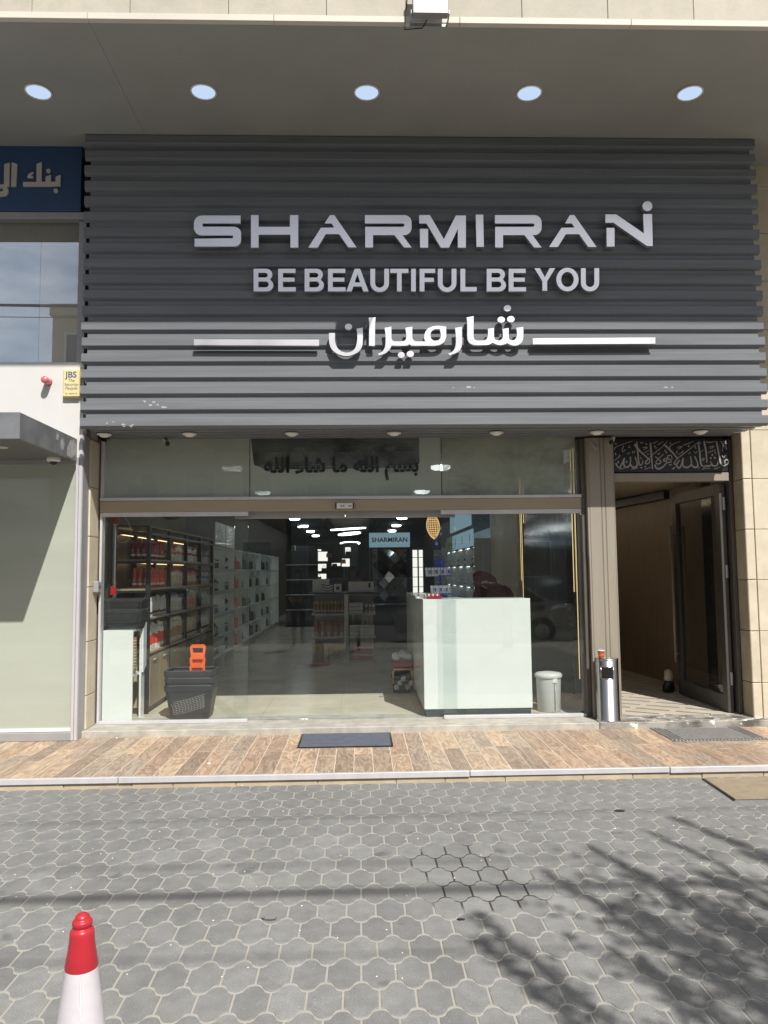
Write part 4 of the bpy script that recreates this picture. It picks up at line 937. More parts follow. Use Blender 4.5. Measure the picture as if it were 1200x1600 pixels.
# ------------------------------------------------------------------ product prototypes (built once, copied everywhere)
PROTO = {}
def product(kind, mats):
    """returns a fresh prototype thing of that kind standing at the origin"""
    key = (kind,) + tuple(mats)
    nm = {'slim': 'slim_bottle', 'bottle': 'bottle', 'box': 'carton', 'tube': 'tube', 'pump': 'pump_bottle', 'jar': 'jar', 'packet': 'packet', 'bag': 'handbag'}[kind]
    r = thing(nm, 'x', nm.replace('_', ' '))
    if kind == 'slim':
        MB().lathe([(.024, 0), (.027, .004), (.027, .165), (.020, .178)], 12).build('body', mats[0], r)
        MB().lathe([(.019, .1785), (.019, .215), (.016, .22)], 12).build('cap', mats[1], r)
        MB().lathe([(.0274, .035), (.0274, .06)], 12).build('print', 'p_white' if mats[0] in ('p_red', 'p_red_dark', 'p_brown') else 'p_black', r)
        for z_ in (.075, .09, .105): MB().box(-.010, .010, -.0285, -.0272, z_, z_ + .006).build('print', 'p_cream' if mats[0] in ('p_red', 'p_red_dark', 'p_brown') else 'p_silver', r)
    elif kind == 'bottle':
        MB().lathe([(.031, 0), (.035, .005), (.035, .18), (.028, .205), (.014, .212)], 12, sy=.7).build('body', mats[0], r)
        MB().lathe([(.016, .2125), (.016, .245), (.013, .25)], 10).build('cap', mats[1], r)
        MB().lathe([(.0356, .05), (.0356, .15)], 12, sy=.7).build('print', mats[2], r)
    elif kind == 'box':
        MB().box(-.035, .035, -.03, .03, 0, .13).build('body', mats[0], r, .002)
        MB().box(-.0355, .0355, -.0305, .0305, .085, .115).build('print', mats[1], r)
    elif kind == 'tube':
        MB().lathe([(.028, 0), (.030, .004), (.030, .05), (.027, .054)], 14).build('cap', mats[1], r)
        m = MB(); vs = []; n = 14
        for z, rx, ry in ((.055, .031, .031), (.10, .034, .027), (.16, .039, .014), (.20, .042, .004)):
            vs += [(rx * math.cos(2 * math.pi * k / n), ry * math.sin(2 * math.pi * k / n), z) for k in range(n)]
        m.add(vs, [(j * n + k, j * n + (k + 1) % n, (j + 1) * n + (k + 1) % n, (j + 1) * n + k) for j in range(3) for k in range(n)] + [tuple(range(3 * n, 4 * n))], True)
        m.build('body', mats[0], r)
    elif kind == 'pump':
        MB().lathe([(.030, 0), (.033, .005), (.033, .15), (.014, .17)], 12).build('body', mats[0], r)
        MB().lathe([(.0335, .04), (.0335, .12)], 12).build('print', mats[2], r)
        MB().lathe([(.013, .1705), (.013, .19), (.005, .192), (.005, .215)], 8).box(-.032, .010, -.006, .006, .2155, .228).build('pump', mats[1], r)
    elif kind == 'jar':
        MB().lathe([(.036, 0), (.040, .004), (.040, .045), (.036, .048)], 14).build('body', mats[0], r)
        MB().lathe([(.041, .0485), (.041, .068), (.037, .07)], 14).build('lid', mats[1], r)
    elif kind == 'bag':
        MB().prism([(-.11, 0), (.11, 0), (.095, .15), (-.095, .15)], lambda x, z: (x, -.04, z), lambda x, z: (x, .04, z)).build('body', mats[0], r, .012)
        MB().tube([(.06 * math.cos(a), 0, .145 + .09 * math.sin(a)) for a in [math.pi * k / 8 for k in range(9)]], .006, 6).build('handle', mats[1], r)
    return r
USED = set()
def put_p(kind, mats, loc, label, group, rz=0, scale=None):
    key = (kind,) + tuple(mats)
    if key not in PROTO:
        PROTO[key] = p = product(kind, mats)
        p.location = loc; p.rotation_euler = (0, 0, rz); p['label'] = label; p['group'] = group
        if scale: p.scale = scale
        KIDS[p.name] = list(p.children)
        return p
    return dup(PROTO[key], loc, rz, label, group, scale or (1, 1, 1))

# ------------------------------------------------------------------ black rack of hair products along the left wall
rk = thing('display_rack', 'black framed product rack with wooden base cupboards along the left wall', 'display rack', (-2.45, .5, FL))
RX0, RX1 = -2.68, -2.235
ry = [.50, 1.38, 2.24, 3.12, 4.0]
rz_ = [.78, 1.14, 1.45, 1.76, 2.07]
bx('base_cabinet', 'wood_cab', rk, RX0, RX1 - .012, ry[0] + .045, ry[-1], FL + .06, rz_[0] - .022)
bx('plinth', 'black_metal', rk, RX0, RX1 - .03, ry[0] + .03, ry[-1] - .01, FL + .001, FL + .058)
bx('end_panel', 'shelf_wood', rk, RX0 + .04, RX1 - .045, ry[0] + .026, ry[0] + .044, FL + .062, rz_[0] - .023)
for a, b_ in zip(ry[:-1], ry[1:]):
    for k in range(2):
        y0 = a + .05 + k * (b_ - a - .06) / 2
        dd = bx('cabinet_door', 'wood_cab', rk, RX1 - .0115, RX1 + .004, y0, y0 + (b_ - a - .06) / 2 - .006, FL + .07, rz_[0] - .03, .002)
        MB().tube([(RX1 + .016, y0 + .1, rz_[0] - .09), (RX1 + .016, y0 + .25, rz_[0] - .09)], .005, 6).build('handle', 'alu', dd)
bx('back_panel', 'wood_back', rk, RX0 - .015, RX0, ry[0] + .03, ry[-1], rz_[0], rz_[-1])
for y in ry:
    for x in (RX0 + .02, RX1 - .02): bx('post', 'black_metal', rk, x - .02, x + .02, y - .0, y + .04, FL + .001, rz_[-1] + .03)
for i, z in enumerate(rz_):
    if i < 4:
        bx('shelf', 'shelf_wood', rk, RX0 + .041, RX1 - .001, ry[0] + .041, ry[-1] - .001, z - .02, z)
    bx('rail', 'black_metal', rk, RX1 - .015, RX1 + .004, ry[0] + .0405, ry[-1] - .0005, z - .046, z - .021)
    bx('rail', 'black_metal', rk, RX0 + .041, RX1 - .041, ry[0] + .002, ry[0] + .035, z - .046, z - .021)
bx('top', 'black_metal', rk, RX0, RX1, ry[0], ry[-1] + .04, rz_[-1] + .031, rz_[-1] + .05)
for i in (1, 2, 3, 4):
    for a, b_ in zip(ry[:-1], ry[1:]):
        if i >= 3 or i == 1: bx('led_strip', 'led_warm' if i >= 3 else 'led_warm', rk, RX0 + .03, RX0 + .042, a + .12, b_ - .1, rz_[i] - .032, rz_[i] - .026)
bx('upper_panelling', 'wood_upper', bld, -2.698, -2.66, .07, 4.05, 2.16, 2.985)
styles = {  # (shelf, bay): rows of (kind, mats, description)
 (3, 0): ('slim', ('p_red_dark', 'p_red_dark'), 'dark red slim bottle'), (3, 1): ('box', ('p_white', 'p_red'), 'white and red carton'), (3, 2): ('box', ('p_white', 'p_red_dark'), 'white carton with dark red band'), (3, 3): ('box', ('p_silver', 'p_teal'), 'grey carton with teal band'),
 (2, 0): ('slim', ('p_red', 'p_orange'), 'orange red slim bottle'), (2, 1): ('bottle', ('p_white', 'p_red', 'p_cream'), 'white bottle with red cap'), (2, 2): ('bottle', ('p_pink', 'p_red_dark', 'p_cream'), 'pink bottle with dark red cap'), (2, 3): ('box', ('p_silver', 'p_blue'), 'grey carton with blue band'),
 (1, 0): ('slim', ('p_silver', 'p_silver'), 'silver grey spray can'), (1, 1): ('bottle', ('p_white', 'p_purple', 'p_silver'), 'white bottle with violet cap'), (1, 2): ('bottle', ('p_cream', 'p_white', 'p_pink'), 'cream bottle with white cap'), (1, 3): ('box', ('p_silver', 'p_green'), 'grey carton with green band'),
 (0, 0): ('bottle', ('p_white', 'p_white', 'p_red'), 'tall white bottle with red print'), (0, 1): ('bottle', ('p_cream', 'p_white', 'p_brown'), 'cream bottle with brown print'), (0, 2): ('slim', ('p_cream', 'p_cream'), 'plain cream bottle'), (0, 3): ('slim', ('p_white', 'p_silver'), 'white bottle with silver cap')}
shelf_w = ['bottom shelf', 'second shelf', 'third shelf', 'top shelf']; bay_w = ['nearest bay', 'second bay', 'third bay', 'far bay']
rp = random.Random(11)
ORD = ['first', 'second', 'third', 'fourth', 'fifth', 'sixth', 'seventh', 'eighth', 'ninth', 'tenth', 'eleventh', 'twelfth', 'thirteenth', 'fourteenth', 'fifteenth', 'sixteenth']
for (i, j), (kd, ms, ds) in styles.items():
    gr = '%ss on the %s, %s' % (ds, shelf_w[i], bay_w[j])
    y = ry[j] + .10; q_ = 0; sc = {'slim': (1, 1, 1.0), 'bottle': (1, 1, .9), 'box': (1, 1, 1)}[kd]
    step = {'slim': .062, 'bottle': .080, 'box': .080}[kd]
    if i == 0: sc = (1, 1, 1.15)
    if (i, j) == (3, 0) or (i, j) == (2, 0): y += .16
    while y < ry[j + 1] - .04:
        hz = rp.uniform(.9, 1.06); q_ += 1; lab = '%s, %s from the front, %s, %s' % (ds, ORD[min(q_ - 1, 15)], shelf_w[i], bay_w[j])
        put_p(kd, ms, (RX1 - .06 - rp.uniform(0, .015), y, rz_[i]), lab, gr, math.pi / 2 + rp.uniform(-.1, .1), (sc[0], sc[1], sc[2] * hz))
        if kd == 'box' and rp.random() < .55: put_p(kd, ms, (RX1 - .06, y, rz_[i] + .131 * sc[2] * hz), 'upper ' + lab, gr, math.pi / 2 + rp.uniform(-.15, .15), (1, 1, .5))
        y += step * rp.uniform(1.0, 1.12)
# loose row at the open end of the rack, seen end-on
for k in range(7):
    put_p('slim', ('p_silver', 'p_silver'), (RX0 + .12 + .052 * k, ry[0] + .075, rz_[1]), 'silver grey spray can, second shelf, open rack end, ' + ORD[k] + ' from the left', 'silver cans at the open end of the rack', 0, (.9, .9, .95))
for k in range(3):
    for l in range(2):
        put_p('jar', ('p_red', 'p_white'), (RX0 + .22 + .088 * k, ry[0] + .03 + .0, rz_[1] + .072 * l) if 0 else (RX0 + .20 + .09 * k, ry[0] + .02, rz_[1] + .071 * l), 'red jar at the front edge of the second shelf, ' + ORD[k] + ' column, ' + ORD[l] + ' layer', 'red jars at the front edge of the rack', 0)
for k in range(4):
    put_p('bottle', ('p_white', 'p_white', 'p_red'), (RX0 + .16 + .08 * k, ry[0] + .09, rz_[0]), 'tall white bottle with red print, at the open rack end, ' + ORD[k] + ' from the left', 'white bottles at the open end of the rack', 0, (1, 1, 1.15))
for k in range(3):
    put_p('slim', ('p_red_dark', 'p_red_dark'), (RX1 - .09 - .06 * k, ry[0] + .11, rz_[3]), 'dark red slim bottle, top shelf, open rack end, ' + ORD[k] + ' from the left', 'red bottles at the open end of the rack', 0)
    put_p('slim', ('p_red', 'p_orange'), (RX1 - .07 - .06 * k, ry[0] + .11, rz_[2]), 'orange red slim bottle, third shelf, open rack end, ' + ORD[k] + ' from the left', 'orange bottles at the open end of the rack', 0)

# ------------------------------------------------------------------ white lit cubby wall further in
cb_ = thing('cubby_wall', 'long white cubby shelving with lit shelf edges deep on the left', 'shelving', (-2.45, 4.1, FL))
cy = [4.12 + .93 * k for k in range(11)]; cz = [.30, .60, .955, 1.317, 1.675, 2.02]
bx('back_panel', 'interior_white', cb_, -2.69, -2.675, cy[0], cy[-1], FL, cz[-1])
for y in cy: bx('divider', 'interior_white', cb_, -2.674, -2.24, y - .012, y + .012, FL, cz[-1] + .02)
for z in cz:
    for j, (a, b_) in enumerate(zip(cy[:-1], cy[1:])):
        bx('shelf', 'interior_white', cb_, -2.674, -2.243, a + .013, b_ - .013, z - .02, z)
        if z < 2: pass
for j, (a, b_) in enumerate(zip(cy[:-1], cy[1:])):
    for z in cz[1:]:
        bx('led_strip', 'led_cool', cb_, -2.66, -2.645, a + .1, b_ - .1, z - .0285, z - .0215)
    if j < 2:
        for z in cz[1:5]: bx('price_rail', 'p_silver', cb_, -2.2425, -2.232, a + .02, b_ - .02, z - .05, z + .005)
kinds = [('bag', ('p_black', 'p_black'), 'small black handbag'), ('bag', ('p_red', 'p_red_dark'), 'red handbag'), ('pump', ('p_black', 'p_silver', 'p_silver'), 'black pump bottle'), ('box', ('p_navy', 'p_silver'), 'navy carton'), ('bag', ('p_orange', 'p_black'), 'orange handbag')]
level_w = ['lowest', 'second', 'third', 'fourth', 'top']
bayn = ['first', 'second', 'third', 'fourth', 'fifth', 'sixth', 'seventh', 'eighth', 'ninth', 'tenth']
for j in range(8):
    for i in range(5):
        y0 = cy[j] + .2
        if j < 2: kd = kinds[2 if (i + j) % 2 else 3]; n_ = 5
        else: kd = kinds[1] if (j == 2 and i > 2) else kinds[4] if (j == 2) else kinds[0] if (i + j) % 3 else kinds[3]; n_ = 2 if kd[0] == 'bag' else 4
        for k in range(n_):
            put_p(kd[0], kd[1], (-2.36, y0 + k * (.52 if n_ == 2 else .15), cz[i] + .0005), '%s on the %s cubby shelf, %s bay, %s in' % (kd[2], level_w[i], bayn[j], ORD[k]), '%ss in the %s bay, %s shelf' % (kd[2], bayn[j], level_w[i]), math.pi / 2 + rp.uniform(-.25, .25), (1.7, 1.6, rp.uniform(1.05, 1.35)) if kd[0] == 'bag' else (1.3, 1.2, rp.uniform(.9, 1.25)))
for j, nm in ((0, 'nearer pale brand board above the white cubbies'), (1, 'farther pale patterned board above the white cubbies')):
    s_ = thing('header_board', nm, 'board', (-2.24, cy[j], 2.03))
    bx('board', 'p_silver', s_, -2.25, -2.225, cy[j] + .02, cy[j + 1] - .02, 2.03, 2.40, .003)
    if j == 0:
        for k, (y_, z_, w2, h2) in enumerate(((.20, 2.25, .10, .012), (.36, 2.24, .03, .11), (.48, 2.29, .09, .016), (.48, 2.24, .09, .016), (.48, 2.19, .09, .016), (.36, 2.11, .16, .014))):
            bx('print', 'p_black', s_, -2.2249, -2.2235, cy[j] + y_, cy[j] + y_ + w2, z_, z_ + h2)
    else:
        for k in range(16): bx('print', 'letter_white', s_, -2.2249, -2.2235, cy[j] + .12 + rp.random() * .6, cy[j] + .16 + rp.random() * .62, 2.08 + .018 * k, 2.092 + .018 * k)
# green tagged end unit and pale shelves beyond
eu = thing('end_shelf_unit', 'dim shelf unit with a green top tag beyond the white cubbies', 'shelving', (-1.6, 15, FL))
bx('side', 'interior_white', eu, -1.95, -1.92, 14.6, 15.2, FL, 2.4); bx('back', 'wall_dark', eu, -1.919, -.9, 15.17, 15.2, FL, 2.4); bx('green_tag', 'p_green', eu, -2.0, -1.9, 14.57, 14.598, 2.15, 2.4)
for z in (.5, .9, 1.3, 1.7, 2.1): bx('shelf', 'interior_white', eu, -1.918, -.9, 14.62, 15.168, z, z + .02)

# ------------------------------------------------------------------ gondola in the middle
gd = thing('gondola_shelf', 'low white gondola with three product shelves in the middle of the shop', 'gondola', (-.29, 4.95, FL))
GY = 4.86; G0, G1 = -.80, .24; gm = -.235
bx('back_panel', 'p_silver', gd, G0 + .03, G1 - .03, GY + .45, GY + .47, FL, 1.25)
bx('post', 'interior_white', gd, gm - .035, gm + .035, GY + .02, GY + .449, FL, 1.245)
gz = [FL + .03, .56, .93, 1.25]
for z in gz[:3]:
    bx('shelf', 'p_silver', gd, G0, gm - .036, GY, GY + .448, z - .028, z); bx('shelf', 'p_silver', gd, gm + .036, G1, GY, GY + .448, z - .028, z)
bx('top', 'black_metal', gd, G0 - .06, G1 + .03, GY - .02, GY + .5, gz[3] - .004, gz[3] + .02)
for k in range(9): put_p('slim', ('p_brown', 'p_gold'), (G0 + .05 + .056 * k, GY + .06, gz[2]), 'brown bottle in the row on the gondola, upper left shelf, ' + ORD[k] + ' from the left', 'brown bottles on the upper left gondola shelf', 0, (.9, .9, .9))
for k in range(5): put_p('tube', ('p_brown', 'p_gold'), (G0 + .07 + .104 * k, GY + .07, gz[1]), 'brown tube with gold cap on the gondola, middle left shelf, ' + ORD[k] + ' from the left', 'brown tubes on the middle left gondola shelf', 0, (1.15, 1.15, 1.25))
for k in range(6): put_p('box', ('p_cream', 'p_gold'), (G0 + .05 + .089 * k, GY + .06, gz[0]), 'tall cream carton with gold band on the gondola, bottom left, ' + ORD[k] + ' from the left', 'cream cartons on the bottom left gondola shelf', 0, (1.2, 1.1, 2.1))
for k in range(3):
    for l in range(3): put_p('box', ('p_white', 'p_purple'), (gm + .085 + .075 * k, GY + .06, gz[2] + .06 * l), 'white and violet carton stacked on the gondola, upper right, ' + ORD[k] + ' column, ' + ORD[l] + ' layer', 'violet banded cartons on the upper right gondola shelf', 0, (1, 1, .45))
for k in range(3): put_p('pump', ('p_white', 'p_brown', 'p_brown'), (gm + .325 + .06 * k, GY + .06, gz[2]), 'white pump bottle with brown print on the gondola, upper right, ' + ORD[k] + ' from the left', 'pump bottles on the upper right gondola shelf', 0, (.75, .75, .85))
for k in range(5):
    for l in range(3): put_p('box', ('p_silver', 'p_white'), (gm + .085 + .082 * k, GY + .06, gz[1] + .062 * l), 'silver carton stacked on the gondola, middle right, ' + ORD[k] + ' column, ' + ORD[l] + ' layer', 'silver cartons on the middle right gondola shelf', 0, (1.1, 1, .46))
for k in range(3): put_p('pump', ('p_silver', 'p_white', 'p_silver'), (gm + .27 + .07 * k, GY + .16, gz[1] + .0), 'silver pump bottle behind the cartons on the gondola, ' + ORD[k] + ' from the left', 'silver pump bottles on the middle right gondola shelf', 0, (.9, .9, 1.2))
for k in range(4):
    for l in range(2): put_p('box', ('p_pink', 'p_white'), (gm + .15 + .082 * k, GY + .06, gz[0] + .115 * l), 'pink carton stacked on the gondola, bottom right, ' + ORD[k] + ' column, ' + ORD[l] + ' layer', 'pink cartons on the bottom right gondola shelf', 0, (1.1, 1, .86))
gt = gz[3] + .02
o_ = thing('white_box', 'large plain white box on the gondola top, left end', 'box', (-.66, GY + .2, gt)); bx('carton', 'p_white', o_, -.79, -.52, GY + .14, GY + .30, gt + .001, gt + .215, .003); bx('lid_seam', 'p_silver', o_, -.7905, -.5195, GY + .1395, GY + .3005, gt + .17, gt + .173)
o_ = thing('chevron_box', 'white box with navy chevron stripes on the gondola top', 'box', (-.55, GY + .08, gt)); bx('carton', 'p_white', o_, -.64, -.46, GY + .03, GY + .12, gt + .001, gt + .135, .002)
for k in range(3):
    zq = gt + .022 + .042 * k
    MB().prism([(-.638, zq + .02), (-.55, zq - .008), (-.462, zq + .02), (-.462, zq + .038), (-.55, zq + .012), (-.638, zq + .038)], lambda x, z: (x, GY + .0285, z), lambda x, z: (x, GY + .0295, z)).build('stripe', 'p_navy', o_)
o_ = thing('framed_box', 'small white box with a dark square on the gondola top', 'box', (-.38, GY + .08, gt)); bx('carton', 'p_white', o_, -.435, -.315, GY + .04, GY + .12, gt + .001, gt + .14, .002); bx('print', 'p_black', o_, -.40, -.345, GY + .0385, GY + .0395, gt + .04, gt + .10)
o_ = thing('long_white_box', 'long low white box on the gondola top, right end', 'box', (.03, GY + .2, gt)); bx('carton', 'p_white', o_, -.20, .215, GY + .1, GY + .3, gt + .001, gt + .17, .003); bx('base_tray', 'interior_white', o_, -.21, .225, GY + .05, GY + .099, gt + .001, gt + .03); bx('print', 'p_black', o_, .13, .165, GY + .0985, GY + .0995, gt + .07, gt + .15)

# ------------------------------------------------------------------ dark rear island, mirror wall and interior sign
isl = thing('rear_island', 'dark teal island counter behind the gondola', 'counter', (.55, 7.2, FL))
bx('body', 'teal_dark', isl, .02, 1.1, 7.0, 7.8, FL + .001, .93); bx('top', 'black_panel', isl, -.02, 1.14, 6.96, 7.84, .931, .965, .004)
mw_ = thing('mirror_wall', 'diamond cut mirror wall under the inner shop sign', 'mirror', (.62, 8.6, FL))
MX0, MX1, MY = .26, .98, 8.6; mz0, mz1 = .97, 2.08
bx('backing', 'black_panel', mw_, MX0 - .06, MX1 + .06, MY + .012, MY + .3, FL + .001, mz1 + .02)
s2 = .13; rr_ = random.Random(2)
i = 0; z = mz0
while z < mz1 + s2:
    x = MX0 - (0 if i % 2 else s2 / 1)
    while x < MX1 + s2:
        pts = [(x, z - s2), (x + s2 * .92, z), (x, z + s2), (x - s2 * .92, z)]
        pts = [(min(max(a, MX0), MX1), min(max(b_, mz0), mz1)) for a, b_ in pts]
        area = abs(sum(pts[k][0] * pts[(k + 1) % 4][1] - pts[(k + 1) % 4][0] * pts[k][1] for k in range(4))) / 2
        if area > .002:
            cx_ = sum(p[0] for p in pts) / 4; cz_ = sum(p[1] for p in pts) / 4
            pts = [(cx_ + (a - cx_) * .955, cz_ + (b_ - cz_) * .955) for a, b_ in pts]
            t1, t2 = rr_.uniform(-.16, .16), rr_.uniform(-.10, .16)
            MB().add([(a, MY + (a - cx_) * t1 + (b_ - cz_) * t2, b_) for a, b_ in pts], [(0, 1, 2, 3)]).build('mirror_facet', 'mirror', mw_)
        x += 2 * s2 * .92
    z += s2; i += 1
ins = thing('inner_sign', 'pale blue lightbox reading SHARMIRAN above the diamond mirror', 'sign', (.62, 8.5, 2.1))
bx('lightbox', 'sign_blue_lit', ins, MX0 - .07, MX1 + .07, 8.42, 8.62, 2.12, 2.42, .004)
text_obj('SHARMIRAN', .135, 'p_black', ins, (.62, 8.415, 2.225), bold=.003, depth=.002, sx=1.02)
rw_ = thing('rear_window', 'narrow bright rear window right of the diamond mirror', 'window', (1.35, 12, 1))
wv = at(651, 890, 12); bx('frame', 'black_metal', rw_, wv.x - .17, wv.x + .52 * .4, 12, 12.08, .95, 2.2); 
bx('pane', 'window_bright', rw_, wv.x - .10, wv.x + .02, 11.985, 11.999, 1.05, 2.15); bx('pane', 'window_bright', rw_, wv.x + .06, wv.x + .16, 11.985, 11.999, 1.0, 2.15)
for k in range(4): bx('glazing_bar', 'black_metal', rw_, wv.x - .11, wv.x + .17, 11.97, 11.984, 1.2 + .25 * k, 1.215 + .25 * k)
rw2 = thing('rear_window', 'bright rear window with dark goods before it, left of the centre joint', 'window', (-1.3, 14, 1))
wv = at(502, 885, 14); bx('frame', 'black_metal', rw2, wv.x - .2, wv.x + 1.05, 14.0, 14.1, 1.2, 2.4)
for a, b_, c_, d_ in ((0, .26, 1.42, 1.56), (0, .26, 1.64, 1.84), (0, .30, 1.92, 2.18), (.02, .12, 2.2, 2.25), (.42, .66, 1.78, 1.86), (.70, .92, 1.76, 1.98), (.80, .95, 2.08, 2.3)):
    bx('pane', 'window_bright', rw2, wv.x - .12 + a, wv.x - .12 + b_, 13.985, 13.999, c_, d_)
for k, (a, b_, nm) in enumerate(((.06, 1.36, 'first'), (.20, 1.60, 'second'), (.34, 2.02, 'third'), (.50, 1.72, 'fourth'), (.74, 1.84, 'fifth'), (.88, 2.06, 'sixth'))):
    put_p('bag', ('p_black', 'p_black') if k % 2 else ('p_brown', 'p_black'), (wv.x - .12 + a, 13.9, b_), 'handbag hanging before the bright rear window, %s from the left' % nm, 'handbags hanging before the rear window', rp.uniform(-.3, .3), (.7, .7, .8))
shl = thing('rear_shelf', 'dark rear shelf unit in front of the back wall', 'shelving', (-1.9, 12.5, FL))
bx('back', 'wall_dark', shl, -2.0, -1.15, 13.2, 13.25, FL, 2.2)
for z in (.6, 1.0, 1.4, 1.8): bx('shelf', 'interior_white', shl, -2.0, -1.15, 12.9, 13.199, z, z + .015)
for x in (-2.0, -1.58, -1.165): bx('upright', 'black_metal', shl, x, x + .015, 12.88, 12.899, FL, 2.2)

# ------------------------------------------------------------------ ceiling lamps, ring pendants
nl = 0; proto = None
for sx_, xs_, sd in (('left', -1.66, -1), ('right', 1.07, 1)):
    for k, y in enumerate((2.3, 5.4, 8.6, 11.8, 15, 18, 21)):
        lab = 'lit ceiling disc of the %s row, %s from the door' % (sx_, bayn[k]); nl += 1
        if proto is None:
            proto = thing('ceiling_lamp', lab, 'ceiling lamp', (xs_, y, 2.999), 0, 'ceiling lamps of the shop')
            MB().lathe([(.14, 0), (.142, -.012), (.134, -.014)], 20, (xs_, y, 2.999)).build('rim', 'white_plastic', proto); MB().lathe([(.133, -.0135), (.128, -.045), (.10, -.062), (.001, -.066)], 20, (xs_, y, 2.999)).build('diffuser', 'lamp_shop', proto)
        else: dup(proto, (xs_, y, 2.999), label=lab)
for k, (px_, py_) in enumerate(((468, 821), (477, 821), (614.5, 818.5), (624, 818.5), (590, 842), (599, 840.5), (611, 842), (633, 841.5), (488, 859), (671, 839))):
    q = atz(px_, py_, 2.99); o_ = thing('ceiling_spot', 'small lit ceiling spot deep in the shop, %s from the left' % ('second first fifth fourth third sixth seventh ninth eighth tenth'.split()[k]), 'ceiling spot', (q.x, q.y, 2.99), 0, 'small ceiling spots')
    MB().lathe([(.06, .008), (.062, -.03), (.05, -.032)], 12, (q.x, q.y, 2.99)).build('can', 'white_plastic', o_); MB().lathe([(.049, -.0315), (.04, -.06), (.001, -.065)], 12, (q.x, q.y, 2.99)).build('lens', 'lamp_shop', o_)
for x in (-.95, .45): ST(bx('ceiling_track', 'black_panel', None, x - .05, x + .05, 1.2, 22, 2.985, 2.999))
for k in range(18):
    ST(bx('ceiling_slat', 'wood_back', None, -.75, .25, 8 + .55 * k, 8.1 + .55 * k, 2.9, 2.998))
for k, (px_, py_, w2, d2) in enumerate(((541, 806, 72, 9.0), (544, 826.5, 54, 11.5), (546, 834, 34, 13.0), (547, 849, 30, 15.0))):
    c_ = at(px_, py_, d2); r2 = w2 / 2 / 1200 * (d2 + 7.75)
    pd = thing('ring_pendant', 'glowing white ring pendant, %s from the door' % bayn[k], 'pendant lamp', c_, 0, 'ring pendants over the aisle')
    MB().tube([(c_.x + r2 * math.cos(a), c_.y + r2 * math.sin(a), c_.z + .03 * math.sin(a + k)) for a in [2 * math.pi * q / 32 for q in range(32)]], .017, 6, True).build('ring', 'ring_light', pd)
    for a in (.5, 2.6, 4.7): MB().tube([(c_.x + r2 * math.cos(a), c_.y + r2 * math.sin(a), c_.z + .02), (c_.x, c_.y, 2.999)], .002, 4).build('wire', 'black_metal', pd)

# ------------------------------------------------------------------ white podium with basket stack, steel pole (behind the left pane)
pdm = thing('white_podium', 'scuffed white podium with a stepped side behind the left pane', 'podium', (-2.42, .15, FL))
PW1 = -2.262; zt2 = zx(985, .02, 180)
bx('front_panel', 'counter_white', pdm, -2.556, PW1, .022, .045, FL + .001, zt2, .002)
bx('top', 'counter_white', pdm, -2.556, PW1, .046, .42, zt2 - .02, zt2, .002)
bx('side_panel', 'counter_white', pdm, -2.275, -2.255 + .0, .30, .42, FL + .001, zt2 - .021)
MB().prism([(.30, zt2 + .06), (.31, .60), (.42, .66), (.42, zt2 + .06)], lambda y, z: (-2.254, y, z), lambda y, z: (-2.236, y, z)).build('upper_wing', 'counter_white', pdm)
bx('shelf', 'counter_white', pdm, -2.55, -2.276, .05, .42, .58, .60)
wk = thing('woven_basket', 'tall woven brown basket inside the white podium', 'basket', (-2.33, .2, .601))
MB().lathe([(.05, .601), (.062, .64), (.062, .95), (.06, .97)], 14, (-2.33, .17, 0)).build('body', 'p_wicker', wk)
for k in range(10): MB().lathe([(.0632, .66 + .03 * k), (.0645, .664 + .03 * k), (.0632, .668 + .03 * k)], 14, (-2.33, .17, 0)).build('weave_band', 'p_cream', wk)
def tray_basket(root, cx, cy_, z, w, d, h, top=True, lattice=True, taper=.82):
    """open shopping basket: tapered walls with a lattice, a broad rim"""
    wb, db = w * taper, d * taper
    m = MB(); t_ = .006
    def ring(ws, ds, zz, r=.05, n=5):
        pts = []
        for sx_, sy_, a0 in ((1, 1, 0), (-1, 1, 90), (-1, -1, 180), (1, -1, 270)):
            for k in range(n): a = R(a0 + 90 * k / (n - 1)); pts.append((cx + sx_ * (ws / 2 - r) + r * math.cos(a), cy_ + sy_ * (ds / 2 - r) + r * math.sin(a), zz))
        return pts
    outs = [ring(wb, db, z), ring(wb + (w - wb) * .25, db + (d - db) * .25, z + h * .2), ring(w * .97, d * .97, z + h * .86)]
    n = len(outs[0]); vs = sum(outs, []); fs = [(j * n + k, j * n + (k + 1) % n, (j + 1) * n + (k + 1) % n, (j + 1) * n + k) for j in range(2) for k in range(n)] + [tuple(range(n))]
    m.add(vs, fs, False); m.build('body', 'basket_black', root)
    rm = MB(); a = ring(w * .975, d * .975, z + h * .80); b_ = ring(w, d, z + h * .84); c_ = ring(w * 1.01, d * 1.01, z + h * .97); e_ = ring(w * .97, d * .97, z + h); g_ = ring(w * .93, d * .93, z + h * .97)
    vs = a + b_ + c_ + e_ + g_; rm.add(vs, [(j * n + k, j * n + (k + 1) % n, (j + 1) * n + (k + 1) % n, (j + 1) * n + k) for j in range(4) for k in range(n)], False); rm.build('rim', 'basket_black', root)
    return wb, db
zq = zt2
for k, nm in enumerate(('lower black shopping basket lying on the white podium', 'upper black shopping basket on the white podium')):
    t_ = thing('shopping_basket', nm, 'basket', (-2.40, .22, zq), 0, 'black baskets on the white podium')
    tray_basket(t_, -2.40, .24, zq + .002, .40, .30, .20); 
    for r_ in range(5): MB().box(-2.58 + .002, -2.22, .24 - .15 * .9 - .004 + r_ * -.001, .24 - .15 * .9 - .001, zq + .04 + .027 * r_, zq + .05 + .027 * r_).build('slat', 'black_metal', t_)
    zq += .105
po = thing('steel_pole', 'polished steel pole with red cap and red tag behind the left pane', 'pole', (-2.50, .30, FL))
